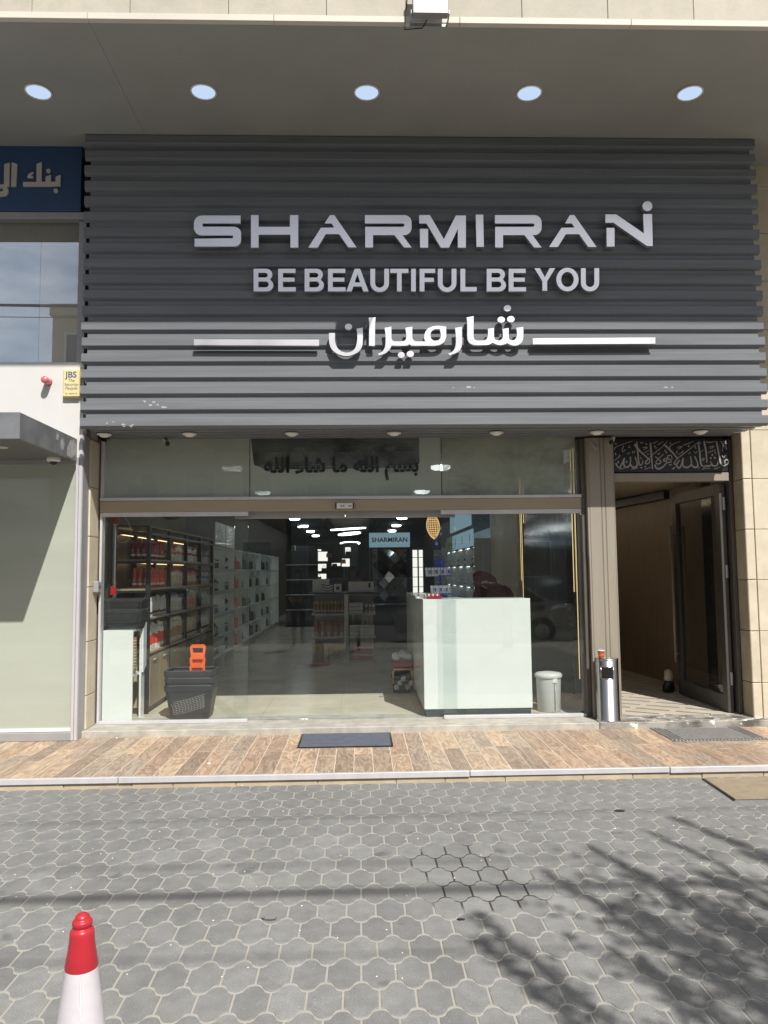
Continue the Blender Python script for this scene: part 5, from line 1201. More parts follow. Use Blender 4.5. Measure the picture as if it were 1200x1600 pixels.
pz = at(175, 832, .35); pxx = at(172, 880, .35).x
zk = zx(818, .35, 172)
MB().lathe([(.042, zt2 - .3), (.042, zk)], 18, (pxx, .46, 0)).build('tube', 'steel_pole', po)
MB().lathe([(.050, zk + .001), (.055, zk + .03), (.055, zk + .06), (.035, zk + .085), (.001, zk + .09)], 16, (pxx, .46, 0)).build('cap', 'red_plastic', po)
bx('tag', 'red_plastic', po, pxx - .01, pxx + .045, .405, .416, zx(930, .4, 172), zx(916, .4, 172), .002)
lp = thing('hanging_cable', 'thin pale looped cable hanging by the steel pole', 'cable', at(195, 820, .3))
MB().tube([at(a, b_, .3 + .001 * q) for q, (a, b_) in enumerate(((192, 803), (200, 815), (205, 828), (203, 842), (194, 848), (185, 846), (182, 835), (181, 822)))], .0035, 6).build('loop', 'p_cream', lp)
dh = thing('ceiling_speaker', 'dark rounded fitting hanging at the top of the left pane', 'fitting', at(268, 810, .9))
c_ = at(268, 806, .9); MB().lathe([(.001, -.045), (.06, -.04), (.115, -.01), (.12, .03), (.10, .05)], 20, c_).build('shell', 'black_plastic', dh); MB().lathe([(.02, .0505), (.02, 3.0 - c_.z)], 8, c_).build('stem', 'black_plastic', dh)
ck = thing('wall_lock_box', 'small grey rounded lock box on the stone jamb', 'lock box', at(152, 917, -.10))
q = at(153, 917, -.11)
MB().prism([(-.05, q.z - .055), (.035, q.z - .055), (.05, q.z - .03), (.05, q.z + .035), (.03, q.z + .055), (-.05, q.z + .055)], lambda y, z: (BXR + .0235, -.12 + y, z), lambda y, z: (BXR + .075, -.12 + y, z)).build('case', 'alu_grey', ck, .008)
MB().lathe([(.012, BXR + .0755), (.012, BXR + .08)], 10, (0, -.12, q.z), 'x').build('keyhole', 'black_plastic', ck)

# ------------------------------------------------------------------ basket stack with orange handles
bs_ = [FL + .002, FL + .075, FL + .145]
bw = [('bottom black shopping basket of the floor stack', .0), ('middle black shopping basket of the floor stack', .004), ('top black shopping basket of the floor stack', -.004)]
BXC, BYC = -1.735, .30
for z, (nm, dx2) in zip(bs_, bw):
    t_ = thing('shopping_basket', nm, 'basket', (BXC, BYC, z), 0, 'black baskets stacked on the floor')
    W_, D_, H_ = .50, .36, .345
    tray_basket(t_, BXC + dx2, BYC, z, W_, D_, H_, taper=.76)
    if z == bs_[0]:
        # curved lattice moulded on the front wall
        for k in range(7):
            pts = []
            for q in range(9):
                u = q / 8; xx_ = BXC - .15 + .30 * u; zz_ = z + .06 + .018 * k + .09 * u ** 1.5 + .012 * math.sin(u * 3)
                if zz_ > z + .255: break
                f_ = (zz_ - z) / H_; yf = BYC - D_ / 2 * (.76 + .22 * f_) - .004
                pts.append((xx_, yf, zz_))
            if len(pts) > 2: MB().tube(pts, .0028, 5).build('lattice_bar', 'p_black' if 0 else 'alu_grey' if 0 else 'basket_bar', t_) if 'basket_bar' in MATS else None
        M('basket_bar', (.20, .205, .215), .35)
        for k in range(8):
            pts = []
            for q in range(9):
                u = q / 8; xx_ = BXC - .16 + .32 * u; zz_ = z + .05 + .018 * k + .075 * u ** 1.4
                if zz_ > z + .255: break
                f_ = (zz_ - z) / H_; pts.append((xx_, BYC - D_ / 2 * (.76 + .235 * f_) - .003, zz_))
            if len(pts) > 2: MB().tube(pts, .0028, 5).build('lattice_bar', 'basket_bar', t_)
        for k in range(11):
            pts = []
            for q in range(7):
                u = q / 6; xx_ = BXC - .15 + .03 * k - .025 * u + .01 * math.sin(3 * u); zz_ = z + .05 + .0055 * k + .13 * u * (.8 + .03 * k)
                f_ = (zz_ - z) / H_
                if zz_ > z + .26: break
                pts.append((xx_, BYC - D_ / 2 * (.76 + .235 * f_) - .003, zz_))
            if len(pts) > 2: MB().tube(pts, .0026, 5).build('lattice_bar', 'basket_bar', t_)
    # folded handle of each basket sticks up at the back
    hx, hy = BXC + .035 - (z - bs_[2]) * .06, BYC + .04 + (z - bs_[0]) * .45; hz = z + .345 + .05 + (.085 if z == bs_[2] else .04 if z == bs_[1] else .03)
    o_ = [(-.062, .0), (-.070, .07), (-.078, .13), (-.080, .175), (-.062, .20), (.062, .20), (.080, .175), (.078, .13), (.070, .07), (.062, .0)]
    hl = [(-.050, .115), (.050, .115), (.056, .165), (-.056, .165)]
    me = curve_mesh([[(hx + a, hz - .10 + b_) for a, b_ in o_], [(hx + a, hz - .10 + b_) for a, b_ in hl]], .022, 'handle')
    for v in me.vertices: x_, y_, z_ = v.co; v.co = (x_ - BXC, hy - z_ - BYC, y_ - z)
    link('handle', me, 'orange', t_)

# ------------------------------------------------------------------ reception counter and what is on it
ct = thing('reception_counter', 'glossy white reception counter behind the right glass pane', 'counter', (1.2, .1, FL))
C0, C1, CYF, CT = .632, 1.728, .085, 1.315
bx('front_panel', 'counter_white', ct, C0, C1, CYF, CYF + .04, FL + .075, CT, .003)
bx('plinth', 'teal_dark', ct, C0 + .015, C1 - .015, CYF + .012, CYF + .04, FL + .001, FL + .074)
bx('side_panel', 'counter_white', ct, C0, C0 + .04, CYF + .041, 2.88, FL + .075, CT, .003)
bx('side_plinth', 'teal_dark', ct, C0 + .014, C0 + .04, CYF + .041, 2.86, FL + .001, FL + .074)
bx('worktop', 'counter_white', ct, C0 + .041, C1, CYF + .041, .52, CT - .04, CT - .003, .002)
bx('worktop', 'counter_white', ct, C0 + .041, C0 + .46, .522, 2.88, CT - .04, CT - .003, .002)
bx('end_panel', 'counter_white', ct, C1 - .03, C1, CYF + .041, .52, FL + .075, CT - .041)
# small sprayer and odds on the counter
for k, (px_, nm, mt) in enumerate(((662, 'white hooked dispenser at the left end of the counter top', 'p_white'), (676, 'red wrapped sweets box on the counter top', 'p_red_dark'))):
    q = at(px_, 936, .35); s_ = thing('counter_item', nm, 'dispenser' if k == 0 else 'sweets box', (q.x, .35, CT))
    if k == 0:
        MB().tube([(q.x - .06, .4, CT), (q.x - .06, .4, CT + .045), (q.x + .02, .36, CT + .045), (q.x + .025, .35, CT + .015)], .008, 6).build('spout', mt, s_); MB().lathe([(.025, 0), (.025, .02)], 10, (q.x - .06, .4, CT)).build('base', mt, s_)
    else:
        bx('tray', mt, s_, q.x - .06, q.x + .09, .3, .42, CT, CT + .025)
        for e in range(6): bx('sweet', 'p_red' if e % 2 else 'p_white', s_, q.x - .05 + .022 * e, q.x - .034 + .022 * e, .31, .33, CT + .026, CT + .05)
st = thing('blue_display_stand', 'blue counter stand with tiers of white and blue packets', 'display stand', (.95, .75, CT))
qa = at(687, 905, .75)
MB().lathe([(.085, CT), (.085, CT + .012), (.012, CT + .016), (.012, CT + .28)], 16, (qa.x, .75, 0)).build('pole', 'p_blue', st)
zz0, zz1 = zx(899, .75, 690), zx(927, .75, 690)
bx('header', 'p_blue', st, qa.x - .06, qa.x + .065, .75, .758, zx(896, .75, 690), zx(874, .75, 690), .002)
for z in (zz0, zz1):
    bx('tier', 'p_blue', st, qa.x - .02, qa.x + .12, .66, .76, z - .008, z)
    bx('tier', 'p_white', st, qa.x - .155, qa.x - .025, .66, .76, z - .008, z)
for t_, z, n_ in (('upper', zz0, 8), ('lower', zz1, 7)):
    for k in range(n_):
        xk = qa.x - .145 + .034 * k if t_ == 'upper' else qa.x - .09 + .032 * k
        o_ = thing('packet', 'thin white packet on the %s tier of the blue stand, %s from the left' % (t_, ORD[k]), 'packet', (xk, .68, z + .001), rp.uniform(-.1, .1), 'packets on the %s tier of the blue stand' % t_)
        MB().prism([(-.013, 0), (.013, 0), (.013 - .008, .085), (-.013 - .008, .085)], lambda x, zz: (x, -.004, zz), lambda x, zz: (x, .004, zz)).build('sleeve', 'p_white', o_, local=True)
        MB().prism([(-.009, .02), (.009, .02), (.009 - .004, .06), (-.009 - .004, .06)], lambda x, zz: (x, -.0055, zz), lambda x, zz: (x, -.0042, zz)).build('print', 'p_blue' if k % 2 else 'p_silver', o_, local=True)
# woven lamp
q = at(678, 822, .95)
wl = thing('woven_lamp', 'leaf shaped woven pale cane ornament hanging above the counter', 'hanging ornament', q)
for k in range(9):
    a = k / 8 * math.pi; pts = []
    for j in range(11):
        v = j / 10; rr2 = .075 * math.sin(math.pi * v) ** .7
        pts.append((q.x + rr2 * math.cos(a) * 1.0 - .02 * (1 - v) , .95 + rr2 * math.sin(a) * .5, q.z + .15 - .30 * v))
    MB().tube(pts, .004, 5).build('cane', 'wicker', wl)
for j in range(1, 12):
    v = j / 12; rr2 = .075 * math.sin(math.pi * v) ** .7
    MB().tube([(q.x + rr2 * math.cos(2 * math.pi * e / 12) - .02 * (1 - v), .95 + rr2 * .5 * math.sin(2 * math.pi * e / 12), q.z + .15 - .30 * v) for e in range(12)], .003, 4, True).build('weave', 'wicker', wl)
MB().tube([(q.x - .02, .95, q.z + .15), (q.x - .02, .95, 2.999)], .002, 4).build('cord', 'p_cream', wl)
bl = at(682, 846, .95); o_ = thing('blue_tag', 'small pale blue tag hanging under the cane ornament', 'tag', bl); bx('card', 'p_blue', o_, bl.x - .02, bl.x + .02, .95, .953, bl.z - .06, bl.z + .06); bx('band', 'p_white', o_, bl.x - .012, bl.x + .012, .9485, .9498, bl.z - .04, bl.z - .01)
# carrier bags and small trolley basket by the counter flank
tb = thing('basket_of_bags', 'small dark hand basket of clear wrapped rolls on the floor by the counter', 'basket', (.50, 1.66, FL))
tray_basket(tb, .50, 1.72, FL + .002, .27, .22, .21)
MB().tube([(.385, 1.63, FL + .12), (.385, 1.62, FL + .27), (.40, 1.62, FL + .285), (.60, 1.62, FL + .285), (.615, 1.62, FL + .27), (.615, 1.63, FL + .12)], .012, 8).build('handle', 'cane_handle', tb)
ml = thing('maroon_basket', 'maroon basket with crumpled clear bags above the dark hand basket', 'basket', (.50, 1.72, FL + .3))
bx('support', 'black_metal', ml, .40, .60, 1.78, 1.82, FL + .215, FL + .305); bx('tray', 'p_red_dark', ml, .37, .63, 1.63, 1.83, FL + .306, FL + .37, .01)
def crumple(name, parent, c, r, seed, mat):
    m = MB(); rn = random.Random(seed); vs = []; n = 10
    prof = [(.2, -.9), (.8, -.6), (1, 0), (.8, .55), (.25, .85)]
    for pr_, pz_ in prof:
        for k in range(n):
            f_ = rn.uniform(.75, 1.15); a = 2 * math.pi * k / n; vs.append((c[0] + r * pr_ * f_ * math.cos(a), c[1] + r * pr_ * f_ * math.sin(a), c[2] + r * (pz_ * f_)))
    m.add(vs, [(j * n + k, j * n + (k + 1) % n, (j + 1) * n + (k + 1) % n, (j + 1) * n + k) for j in range(4) for k in range(n)] + [tuple(range(n)), tuple(range(4 * n, 5 * n))]); return m.build(name, mat, parent)
for k in range(5): o_ = thing('wrapped_roll', 'clear wrapped roll in the dark hand basket, ' + ORD[k] + ' from the left', 'roll', (.42 + .045 * k, 1.64 + .03 * (k % 2), FL + .1), 0, 'wrapped rolls in the hand basket'); crumple('wrap', o_, (.42 + .045 * k, 1.60 + .015 * (k % 2), FL + .075 + .05 * (k % 3)), .035, k, 'p_silver'); crumple('core', o_, (.42 + .045 * k, 1.62, FL + .075 + .05 * (k % 3)), .02, k + 9, 'p_white')
for k in range(3): o_ = thing('crumpled_bag', 'crumpled clear bag in the maroon basket, ' + ORD[k] + ' from the left', 'bag', (.43 + .07 * k, 1.7, FL + .4), 0, 'clear bags in the maroon basket'); crumple('film', o_, (.43 + .07 * k, 1.72, FL + .43 + .02 * (k % 2)), .06, k + 20, 'p_silver')
# pedal bin
pbn = thing('pedal_bin', 'pale grey plastic pedal bin right of the white counter', 'bin', (1.94, .34, FL))
pbx = at(859, 1100, .30).x
MB().lathe([(.110, .002), (.118, .01), (.128, .33), (.130, .345)], 28, (pbx, .33, FL)).build('body', 'bin_grey', pbn)
MB().lathe([(.139, .346), (.142, .355), (.142, .375), (.128, .39), (.06, .402), (.001, .404)], 28, (pbx, .33, FL)).build('lid', 'bin_grey', pbn)
bx('hinge_block', 'white_plastic', pbn, pbx + .01, pbx + .06, .198, .205, FL + .30, FL + .345, .003)
MB().tube([(pbx + .035, .197, FL + .30), (pbx + .035, .204, FL + .02)], .004, 6).build('lift_rod', 'alu_grey', pbn)

# ------------------------------------------------------------------ right wall of the shop
RXW = 2.44
rwall = ST(bx('right_wall', 'marble_dark', None, RXW, RXW + .04, .36, 3.62, FL, 2.998))
ST(bx('right_wall_panel', 'wall_beige', None, RXW - .05, RXW + .04, 3.92, 6.3, FL, 2.998))
ST(bx('right_wall_recess', 'black_panel', None, RXW + .02, RXW + .04, 3.625, 3.915, FL, 2.998))
for k, (y, z0, nm) in enumerate(((.83, FL + .25, 'long gold light strip on the dark marble wall nearest the glass'), (.95, 1.35, 'short gold light strip beside the long one on the dark marble'), (3.70, FL + .6, 'long gold light strip in the black recess'), (3.80, 1.45, 'short gold light strip in the black recess'), (3.55, 2.3, 'topmost gold light strip beside the black recess'))):
    o_ = thing('gold_strip', nm, 'light strip', (RXW - .01, y, z0)); xb_ = RXW - .008
    bx('profile', 'gold_led', o_, xb_ - .006, xb_, y + .004, y + .017, z0, 2.98); bx('mount', 'black_metal', o_, xb_ + .0005, RXW + .02, y + .004, y + .018, z0 + .01, 2.97)
rs = thing('right_shelving', 'tall blue grey cosmetics shelving with blue price rails on the right wall', 'shelving', (2.3, 6.4, FL))
sy_ = [6.32, 7.4, 8.5, 9.6, 10.7, 12.0, 14.0]
bx('back', 'p_silver', rs, RXW - .01, RXW, sy_[0], sy_[-1], FL, 2.4)
for y in sy_: bx('upright', 'p_silver', rs, RXW - .35, RXW - .011, y - .012, y + .012, FL, 2.2)
for z in (.5, .9, 1.3, 1.7, 2.05):
    bx('shelf', 'interior_white', rs, RXW - .35, RXW - .011, sy_[0] + .013, sy_[-1] - .013, z - .012, z)
    for a, b_ in zip(sy_[:-1], sy_[1:]): bx('price_rail', 'p_blue', rs, RXW - .362, RXW - .351, a + .05, a + .5, z - .03, z + .012)
for k, (a, b_) in enumerate(zip(sy_[:4], sy_[1:5])):
    pb_ = bx('picture_panel', 'sign_blue_lit' if k < 3 else 'p_green', rs, RXW - .36, RXW - .345, a + .05, b_ - .05, 2.06, 2.38)
    bx('print', 'p_navy', pb_, RXW - .363, RXW - .3605, a + .45, a + .5, 2.14, 2.3)
for z in (.9, 1.3, 1.7, 2.05): bx('led_strip', 'led_cool', rs, RXW - .33, RXW - .315, sy_[0] + .05, sy_[4], z - .022, z - .0135)
bx('header', 'sign_blue_lit', rs, RXW - .4, RXW - .37, sy_[0] + .1, sy_[3], 2.45, 2.85)
for j, (a, b_) in enumerate(zip(sy_[:-2], sy_[1:-1])):
    for i, z in enumerate((.9, 1.3, 1.7)):
        for k in range(4): put_p('pump' if (i + k) % 2 else 'slim', ('p_black', 'p_silver', 'p_silver') if (i + k) % 2 else ('p_white', 'p_silver'), (RXW - .25, a + .18 + .22 * k, z), 'slim cosmetic bottle on the right wall shelving, %s bay, %s level, %s in' % (bayn[j], ORD[i], ORD[k]), 'bottles on the right wall shelving, %s bay' % bayn[j], -math.pi / 2, (.9, .9, .95))

# ------------------------------------------------------------------ above the door: blacked-out back of a lightbox with Arabic letters
lb = thing('transom_lightbox', 'dark lettered panel behind the middle transom pane', 'sign', (0, .25, 2.6))
la, lb2 = at(392, 715, .03), at(655, 690, .03)
bx('box', 'black_panel', lb, la.x, lb2.x, .03, .16, zx(727, .03), 2.998, .004)
BSM = '\uFE91\uFEB4\uFEE2 \uFE8D\uFEDF\uFEE0\uFEEA \uFEE3\uFE8E \uFEB7\uFE8E\uFE80 \uFE8D\uFEDF\uFEE0\uFEEA'[::-1]
t0, t1 = at(412, 738, .0125), at(654, 736, .0125)
tl = text_obj(BSM, .20, 'black_panel', lb, (0, 0, 0), 'lettering', align='LEFT', depth=.003, bold=.006)
wd = max(v.co.x for v in tl.data.vertices) - min(v.co.x for v in tl.data.vertices)
tl.data.transform(Matrix.Translation(Vector((t0.x, .0125, t0.z)) - world_loc(lb)) @ Matrix.Diagonal(((t1.x - t0.x) / wd, 1, 1.05, 1)) @ Matrix.Translation(world_loc(lb)))
bh = ST(bx('bulkhead', 'interior_white', None, -2.54, 2.2, 1.4, 1.44, zx(709, 1.4), 2.998))
ds = thing('door_sensor', 'white door sensor bar with black ends on the beige beam', 'sensor', (0, -.07, 2.3))
s0, s1 = at(524, 794.5, -.08), at(553, 786, -.08)
bx('body', 'white_plastic', ds, s0.x + .012, s1.x - .012, -.095, -.0615, s0.z, s1.z, .003)
bx('end_cap', 'black_plastic', ds, s0.x, s0.x + .0115, -.097, -.0615, s0.z - .002, s1.z + .002, .002); bx('end_cap', 'black_plastic', ds, s1.x - .0115, s1.x, -.097, -.0615, s0.z - .002, s1.z + .002, .002)
for k, (u, w2) in enumerate(((.28, .10), (.42, .07), (.70, .03), (.76, .06), (.85, .03))): bx('mark', 'black_plastic', ds, s0.x + (s1.x - s0.x) * u, s0.x + (s1.x - s0.x) * (u + w2), -.0965, -.0952, s0.z + .018, s0.z + .030)

# ------------------------------------------------------------------ cameras under the cladding
def bullet(px_, py_, nm, sgn, Y=-.14):
    q = at(px_, py_, Y); t_ = thing('bullet_camera', nm, 'security camera', q)
    MB().lathe([(.020, CZ - .003), (.020, CZ - .015), (.008, CZ - .02), (.008, q.z + .02)], 12, (q.x - sgn * .02, Y, 0)).build('bracket', 'white_plastic', t_)
    d = Vector((sgn * .35, -.75, -.45)).normalized(); a = Vector((q.x - sgn * .02, Y + .02, q.z + .02))
    MB().tube([a, a + d * .10], .024, 12).build('body', 'white_plastic', t_); MB().tube([a + d * .101, a + d * .115], .0235, 12).build('lens', 'black_plastic', t_)
bullet(261, 690, 'small white bullet camera above the left transom pane', 1)
bullet(955, 688, 'white bullet camera at the left end of the calligraphy panel', -1)
q = at(930, 690, -.15); wr = thing('cable_coil', 'thin pale looped wire hanging on the bronze pilaster', 'wire', q)
MB().tube([at(a, b_, -.146 - .0008 * k) for k, (a, b_) in enumerate(((923, 684), (922, 690), (926, 697), (932, 703), (935, 699), (934, 692), (929, 686), (925, 688), (927, 698), (931, 701)))], .004, 6).build('coil', 'p_silver', wr)
# ------------------------------------------------------------------ things on the deck and pavement
m1 = thing('door_mat', 'blue grey ribbed doormat on the planks before the glass door', 'doormat', (-.14, -.62, DK))
bx('rubber_base', 'black_plastic', m1, -.565, .275, -.935, -.355, DK + .0015, DK + .006, .002); bx('pile', 'mat_blue', m1, -.545, .255, -.915, -.372, DK + .0065, DK + .011, .002)
for k in range(3): bx('pattern_rib', 'mat_blue', m1, -.50 + .01 * k, -.14 - .02 * k, -.80 + .16 * k, -.79 + .16 * k, DK + .0112, DK + .0125)
m2 = thing('entrance_mat', 'grey entrance mat with studded metal border before the passage', 'doormat', (3.17, -.65, DK))
bx('pile', 'mat_grey', m2, 2.86, 3.50, -.845, -.42, DK + .003, DK + .010, .002); bx('base', 'mat_metal', m2, 2.75, 3.61, -.935, -.352, DK + .0015, DK + .0045)
for k in range(27): bx('stud', 'mat_metal', m2, 2.765 + .0315 * k, 2.785 + .0315 * k, -.93, -.88, DK + .0047, DK + .012, .002)
for x in (2.765, 2.80, 2.835, 3.52, 3.555, 3.59): bx('border_bar', 'mat_metal', m2, x - .010, x + .010, -.872, -.356, DK + .0047, DK + .011, .002)
m3 = thing('brown_mat', 'worn brown mat lying on the pavers below the step', 'mat', (3.0, -2.1, 0))
MB().prism([(2.60, -1.85), (2.575, -2.38), (4.1, -2.37), (4.1, -1.85)], lambda x, y: (x, y, .002), lambda x, y: (x, y, .011)).build('pile', 'mat_brown', m3, .002); MB().prism([(2.583, -1.846), (2.555, -2.395), (2.572, -2.39), (2.597, -1.852)], lambda x, y: (x, y, .002), lambda x, y: (x, y, .009)).build('edge', 'black_plastic', m3)

ash = thing('ash_bin', 'brushed steel cylinder litter bin in front of the bronze pilaster', 'litter bin', (2.43, -.33, FL))
AX, AY, AR = 2.395, -.230, .110; AH = .60
MB().lathe([(AR + .003, .002), (AR + .003, .015), (AR, .017), (AR, AH - .02), (AR - .003, AH - .018)], 40, (AX, AY, FL)).build('shell', 'steel', ash)
MB().lathe([(AR + .002, AH - .017), (AR + .002, AH - .003), (AR - .012, AH), (AR - .02, AH - .006), (.001, AH - .01)], 40, (AX, AY, FL)).build('ash_tray', 'steel', ash)
vs = []; n = 8
for k in range(n + 1):
    a = R(-137 + 62 * k / n)
    for r_, z in ((AR + .0015, .415), (AR + .0015, .52)): vs.append((AX + r_ * math.cos(a), AY + r_ * math.sin(a), FL + z))
MB().add(vs, [(2 * k, 2 * k + 2, 2 * k + 3, 2 * k + 1) for k in range(n)], True).build('opening', 'black_plastic', ash)
fr = MB()
for z in (.411, .524): fr.tube([(AX + (AR + .002) * math.cos(R(-137 + 62 * k / n)), AY + (AR + .002) * math.sin(R(-137 + 62 * k / n)), FL + z) for k in range(n + 1)], .004, 6)
for a in (-137, -75): fr.tube([(AX + (AR + .002) * math.cos(R(a)), AY + (AR + .002) * math.sin(R(a)), FL + z) for z in (.411, .524)], .004, 6)
fr.build('opening_frame', 'steel', ash)
cu_ = thing('paper_cup', 'brown printed paper cup left on the steel litter bin', 'cup', (AX - .07, AY - .02, FL + AH))
MB().lathe([(.024, .0), (.033, .075), (.034, .078), (.0335, .080), (.031, .079)], 20, (AX - .06, AY - .03, FL + AH - .004)).build('cup', 'cup_brown', cu_); MB().lathe([(.0342, .074), (.0362, .078), (.0342, .082)], 20, (AX - .06, AY - .03, FL + AH - .004)).build('rolled_rim', 'cup_white', cu_)
MB().lathe([(.0285, .028), (.0305, .05)], 20, (AX - .06, AY - .03, FL + AH - .004)).build('print_band', 'p_orange', cu_)

# cone in the left foreground
q = at(130, 1420, 0); d = ray(129, 1424); s_ = (.735 - CAM.z) / d.z; tip = CAM + d * s_
kc = thing('traffic_cone', 'white traffic cone with glossy red top in the left foreground', 'traffic cone', (tip.x, tip.y, 0))
T0 = (tip.x, tip.y, 0)
def rad(z): return .0277 + (.69 - z) * .135
MB().lathe([(rad(.60) + .0005, .598), (rad(.60) + .001, .604), (rad(.64), .64), (rad(.665), .665), (.0302, .684), (.0290, .690), (.0255, .694), (.0218, .6955), (.0214, .698), (.0240, .701), (.0252, .706), (.0246, .712), (.0215, .7155), (.0190, .7158), (.0186, .720), (.0165, .7255), (.011, .7300), (.001, .7318)], 48, T0).build('top', 'cone_red', kc)
MB().lathe([(rad(.03), .03), (rad(.2), .2), (rad(.35), .35), (rad(.5975), .5975)], 48, T0).build('sleeve', 'cone_white', kc)
bx('foot', 'cone_red', kc, tip.x - .19, tip.x + .19, tip.y - .19, tip.y + .19, .004, .03, .008)
a = R(-72); MB().tube([(T0[0] + (rad(z) + .001) * math.cos(a), T0[1] + (rad(z) + .001) * math.sin(a), z) for z in (.05, .2, .35, .595)], .0022, 6).build('seam', 'p_silver', kc)

# small litter on the pavement and planks
for k, (px_, py_, Z, nm, mt, sc_) in enumerate(((326, 1194, DK, 'white scrap of paper on the planks left of the doormat', 'p_white', 1.0), (378, 1228, 0, 'pale scrap of paper on the pavers below the step', 'p_white', .9), (182, 1154, DK, 'tiny white pebble by the sill at the left', 'p_white', .6), (720, 1437, 0, 'dark flat pebble on the pavers by the stain', 'p_black', .7), (968, 1267, 0, 'dark gum spot on the pavers right of the middle', 'p_black', 1.3))):
    q = atz(px_, py_, Z); t_ = thing('scrap', nm, 'litter', (q.x, q.y, Z)); rn = random.Random(k)
    if k > 2: MB().lathe([(.02 * sc_, .001), (.018 * sc_, .003), (.001, .004)], 12, (q.x, q.y, Z), sx=1.4).build('spot', mt, t_)
    else: MB().add([(q.x - .018 * sc_, q.y, Z + .002), (q.x + .004, q.y - .016 * sc_, Z + .003), (q.x + .020 * sc_, q.y + .004, Z + .004), (q.x, q.y + .016 * sc_, Z + .012), (q.x + .002, q.y, Z + .002)], [(0, 1, 3), (1, 2, 3), (0, 3, 4), (2, 4, 3), (0, 4, 1), (1, 4, 2)]).build('paper', mt, t_)
gr_ = MB(); rn = random.Random(77)
for k in range(260):
    x, y = rn.uniform(-2.2, 3.2), rn.uniform(-4.6, -1.85) if rn.random() < .85 else rn.uniform(-1.75, -.35)
    z = .0015 if y < -1.8 else DK + .0015; s_ = rn.uniform(.0015, .0048)
    gr_.add([(x - s_, y - s_ * .7, z), (x + s_, y - s_ * .5, z), (x + s_ * .2, y + s_, z), (x, y, z + s_)], [(0, 1, 3), (1, 2, 3), (2, 0, 3), (0, 2, 1)])
tag(gr_.build('grit', 'cup_white'), kind='stuff', label='pale grit and crumbs scattered over pavers and planks')
tw = thing('dry_twig', 'thin dark twig on the pavers in the middle foreground', 'twig', atz(415, 1435, 0))
MB().tube([atz(a, b_, .004 + z) for a, b_, z in ((409, 1434, 0), (412, 1436, .002), (422, 1437, .004), (430, 1436, .002), (432, 1433, .008))], .0022, 5).build('stem', 'bark', tw); MB().tube([atz(412, 1436, .006), atz(413, 1432, .012)], .0015, 4).build('side_shoot', 'bark', tw)

# ------------------------------------------------------------------ street behind the camera: seen in the panes, throws the shadows
def limb(pts, r0, r1): n = len(pts); return MB().tube(pts, [r0 + (r1 - r0) * k / (n - 1) for k in range(n)], 7)
rt = random.Random(21)
tr = thing('street_tree', 'street tree with upright leafy shoots beside the pavement', 'tree', (3.1, -8.6, 0))
limb([(3.1, -8.6, -.1), (3.12, -8.58, .9), (3.05, -8.55, 1.9), (3.1, -8.5, 2.6)], .11, .075).build('trunk', 'bark', tr)
U = Vector((.318, -.840, 1.0))                       # up the sun's ray per metre of height
tips = [((1.99, -2.70), 6.0, 1.35, .050), ((1.72, -2.93), 5.8, .5, .03), ((1.30, -3.18), 5.7, .45, .03), ((.95, -3.52), 5.2, 1.25, .055), ((1.38, -3.45), 5.4, 1.1, .05), ((.52, -4.02), 4.6, 1.1, .05), ((.50, -4.28), 4.2, .9, .055), ((1.78, -3.62), 4.9, 1.1, .07), ((1.25, -4.0), 4.4, 1.2, .08), ((2.15, -3.35), 5.3, 1.3, .06), ((1.62, -4.1), 4.2, 1.2, .10), ((1.05, -4.4), 3.9, 1.0, .10)]
br_ = MB(); lf = MB()
def leaf(p, s):
    d = Vector((rt.gauss(0, 1), rt.gauss(0, 1), rt.gauss(.3, 1))).normalized(); u = d.orthogonal().normalized(); w = d.cross(u)
    lf.add([p - u * s * .5, p + w * s * .28, p + u * s * .5, p - w * s * .28], [(0, 1, 2, 3)])
for (sx_, sy_2), h, ln, rd in tips:
    tip_ = Vector((sx_, sy_2, 0)) + U * h
    ln *= 1.35; base = tip_ - Vector((0, 0, ln)) + Vector((0, 0, 0))
    low = Vector((3.1, -8.5, 2.5)) * .55 + base * .45 + Vector((0, 0, -.1))
    limb([(3.1, -8.5, 2.5), low, base, tip_], .04, .006).build('branch', 'bark', tr)
    for k in range(int(185 * ln * rd / .05)):
        v = rt.random(); p = base.lerp(tip_, v) + Vector((rt.gauss(0, rd * .75), rt.gauss(0, rd * .75), rt.gauss(0, .03))) * (1.15 - .7 * v)
        leaf(p, .055)
for k in range(1900):
    c_ = Vector((3.10, -8.05, 4.0)); v = Vector((rt.gauss(0, .33), rt.gauss(0, .24), rt.gauss(0, .55))); leaf(c_ + v, .08)
tag(lf.build('crown', 'leaf', tr))
# overhead cables between two poles
for k, x in enumerate((-22, 22)):
    up = thing('utility_pole', 'wooden utility pole at the %s end of the street' % ('left', 'right')[k], 'utility pole', (x, -9.0, -.15))
    MB().lathe([(.14, -.15), (.11, 8.1)], 12, (x, -9.0, 0)).build('pole', 'bark', up); bx('cross_arm', 'bark', up, x - .05, x + .05, -10.3, -8.2, 7.0, 7.1)
for k, (y, z, r_) in enumerate(((-10.15, 7.6, .030), (-9.3, 7.05, .008), (-8.5, 7.05, .008), (-9.1, 5.6, .007))):
    cbl = thing('overhead_cable', 'overhead cable %s across the street' % ('bundle', 'upper rear strand', 'upper front strand', 'lowest strand')[k], 'cable', (0, y, z))
    MB().tube([(-22 + 2 * i, y, z + .5 * ((i - 11) / 11) ** 2 + rt.uniform(-.005, .005)) for i in range(23)], r_, 6).build('strand', 'black_plastic', cbl)
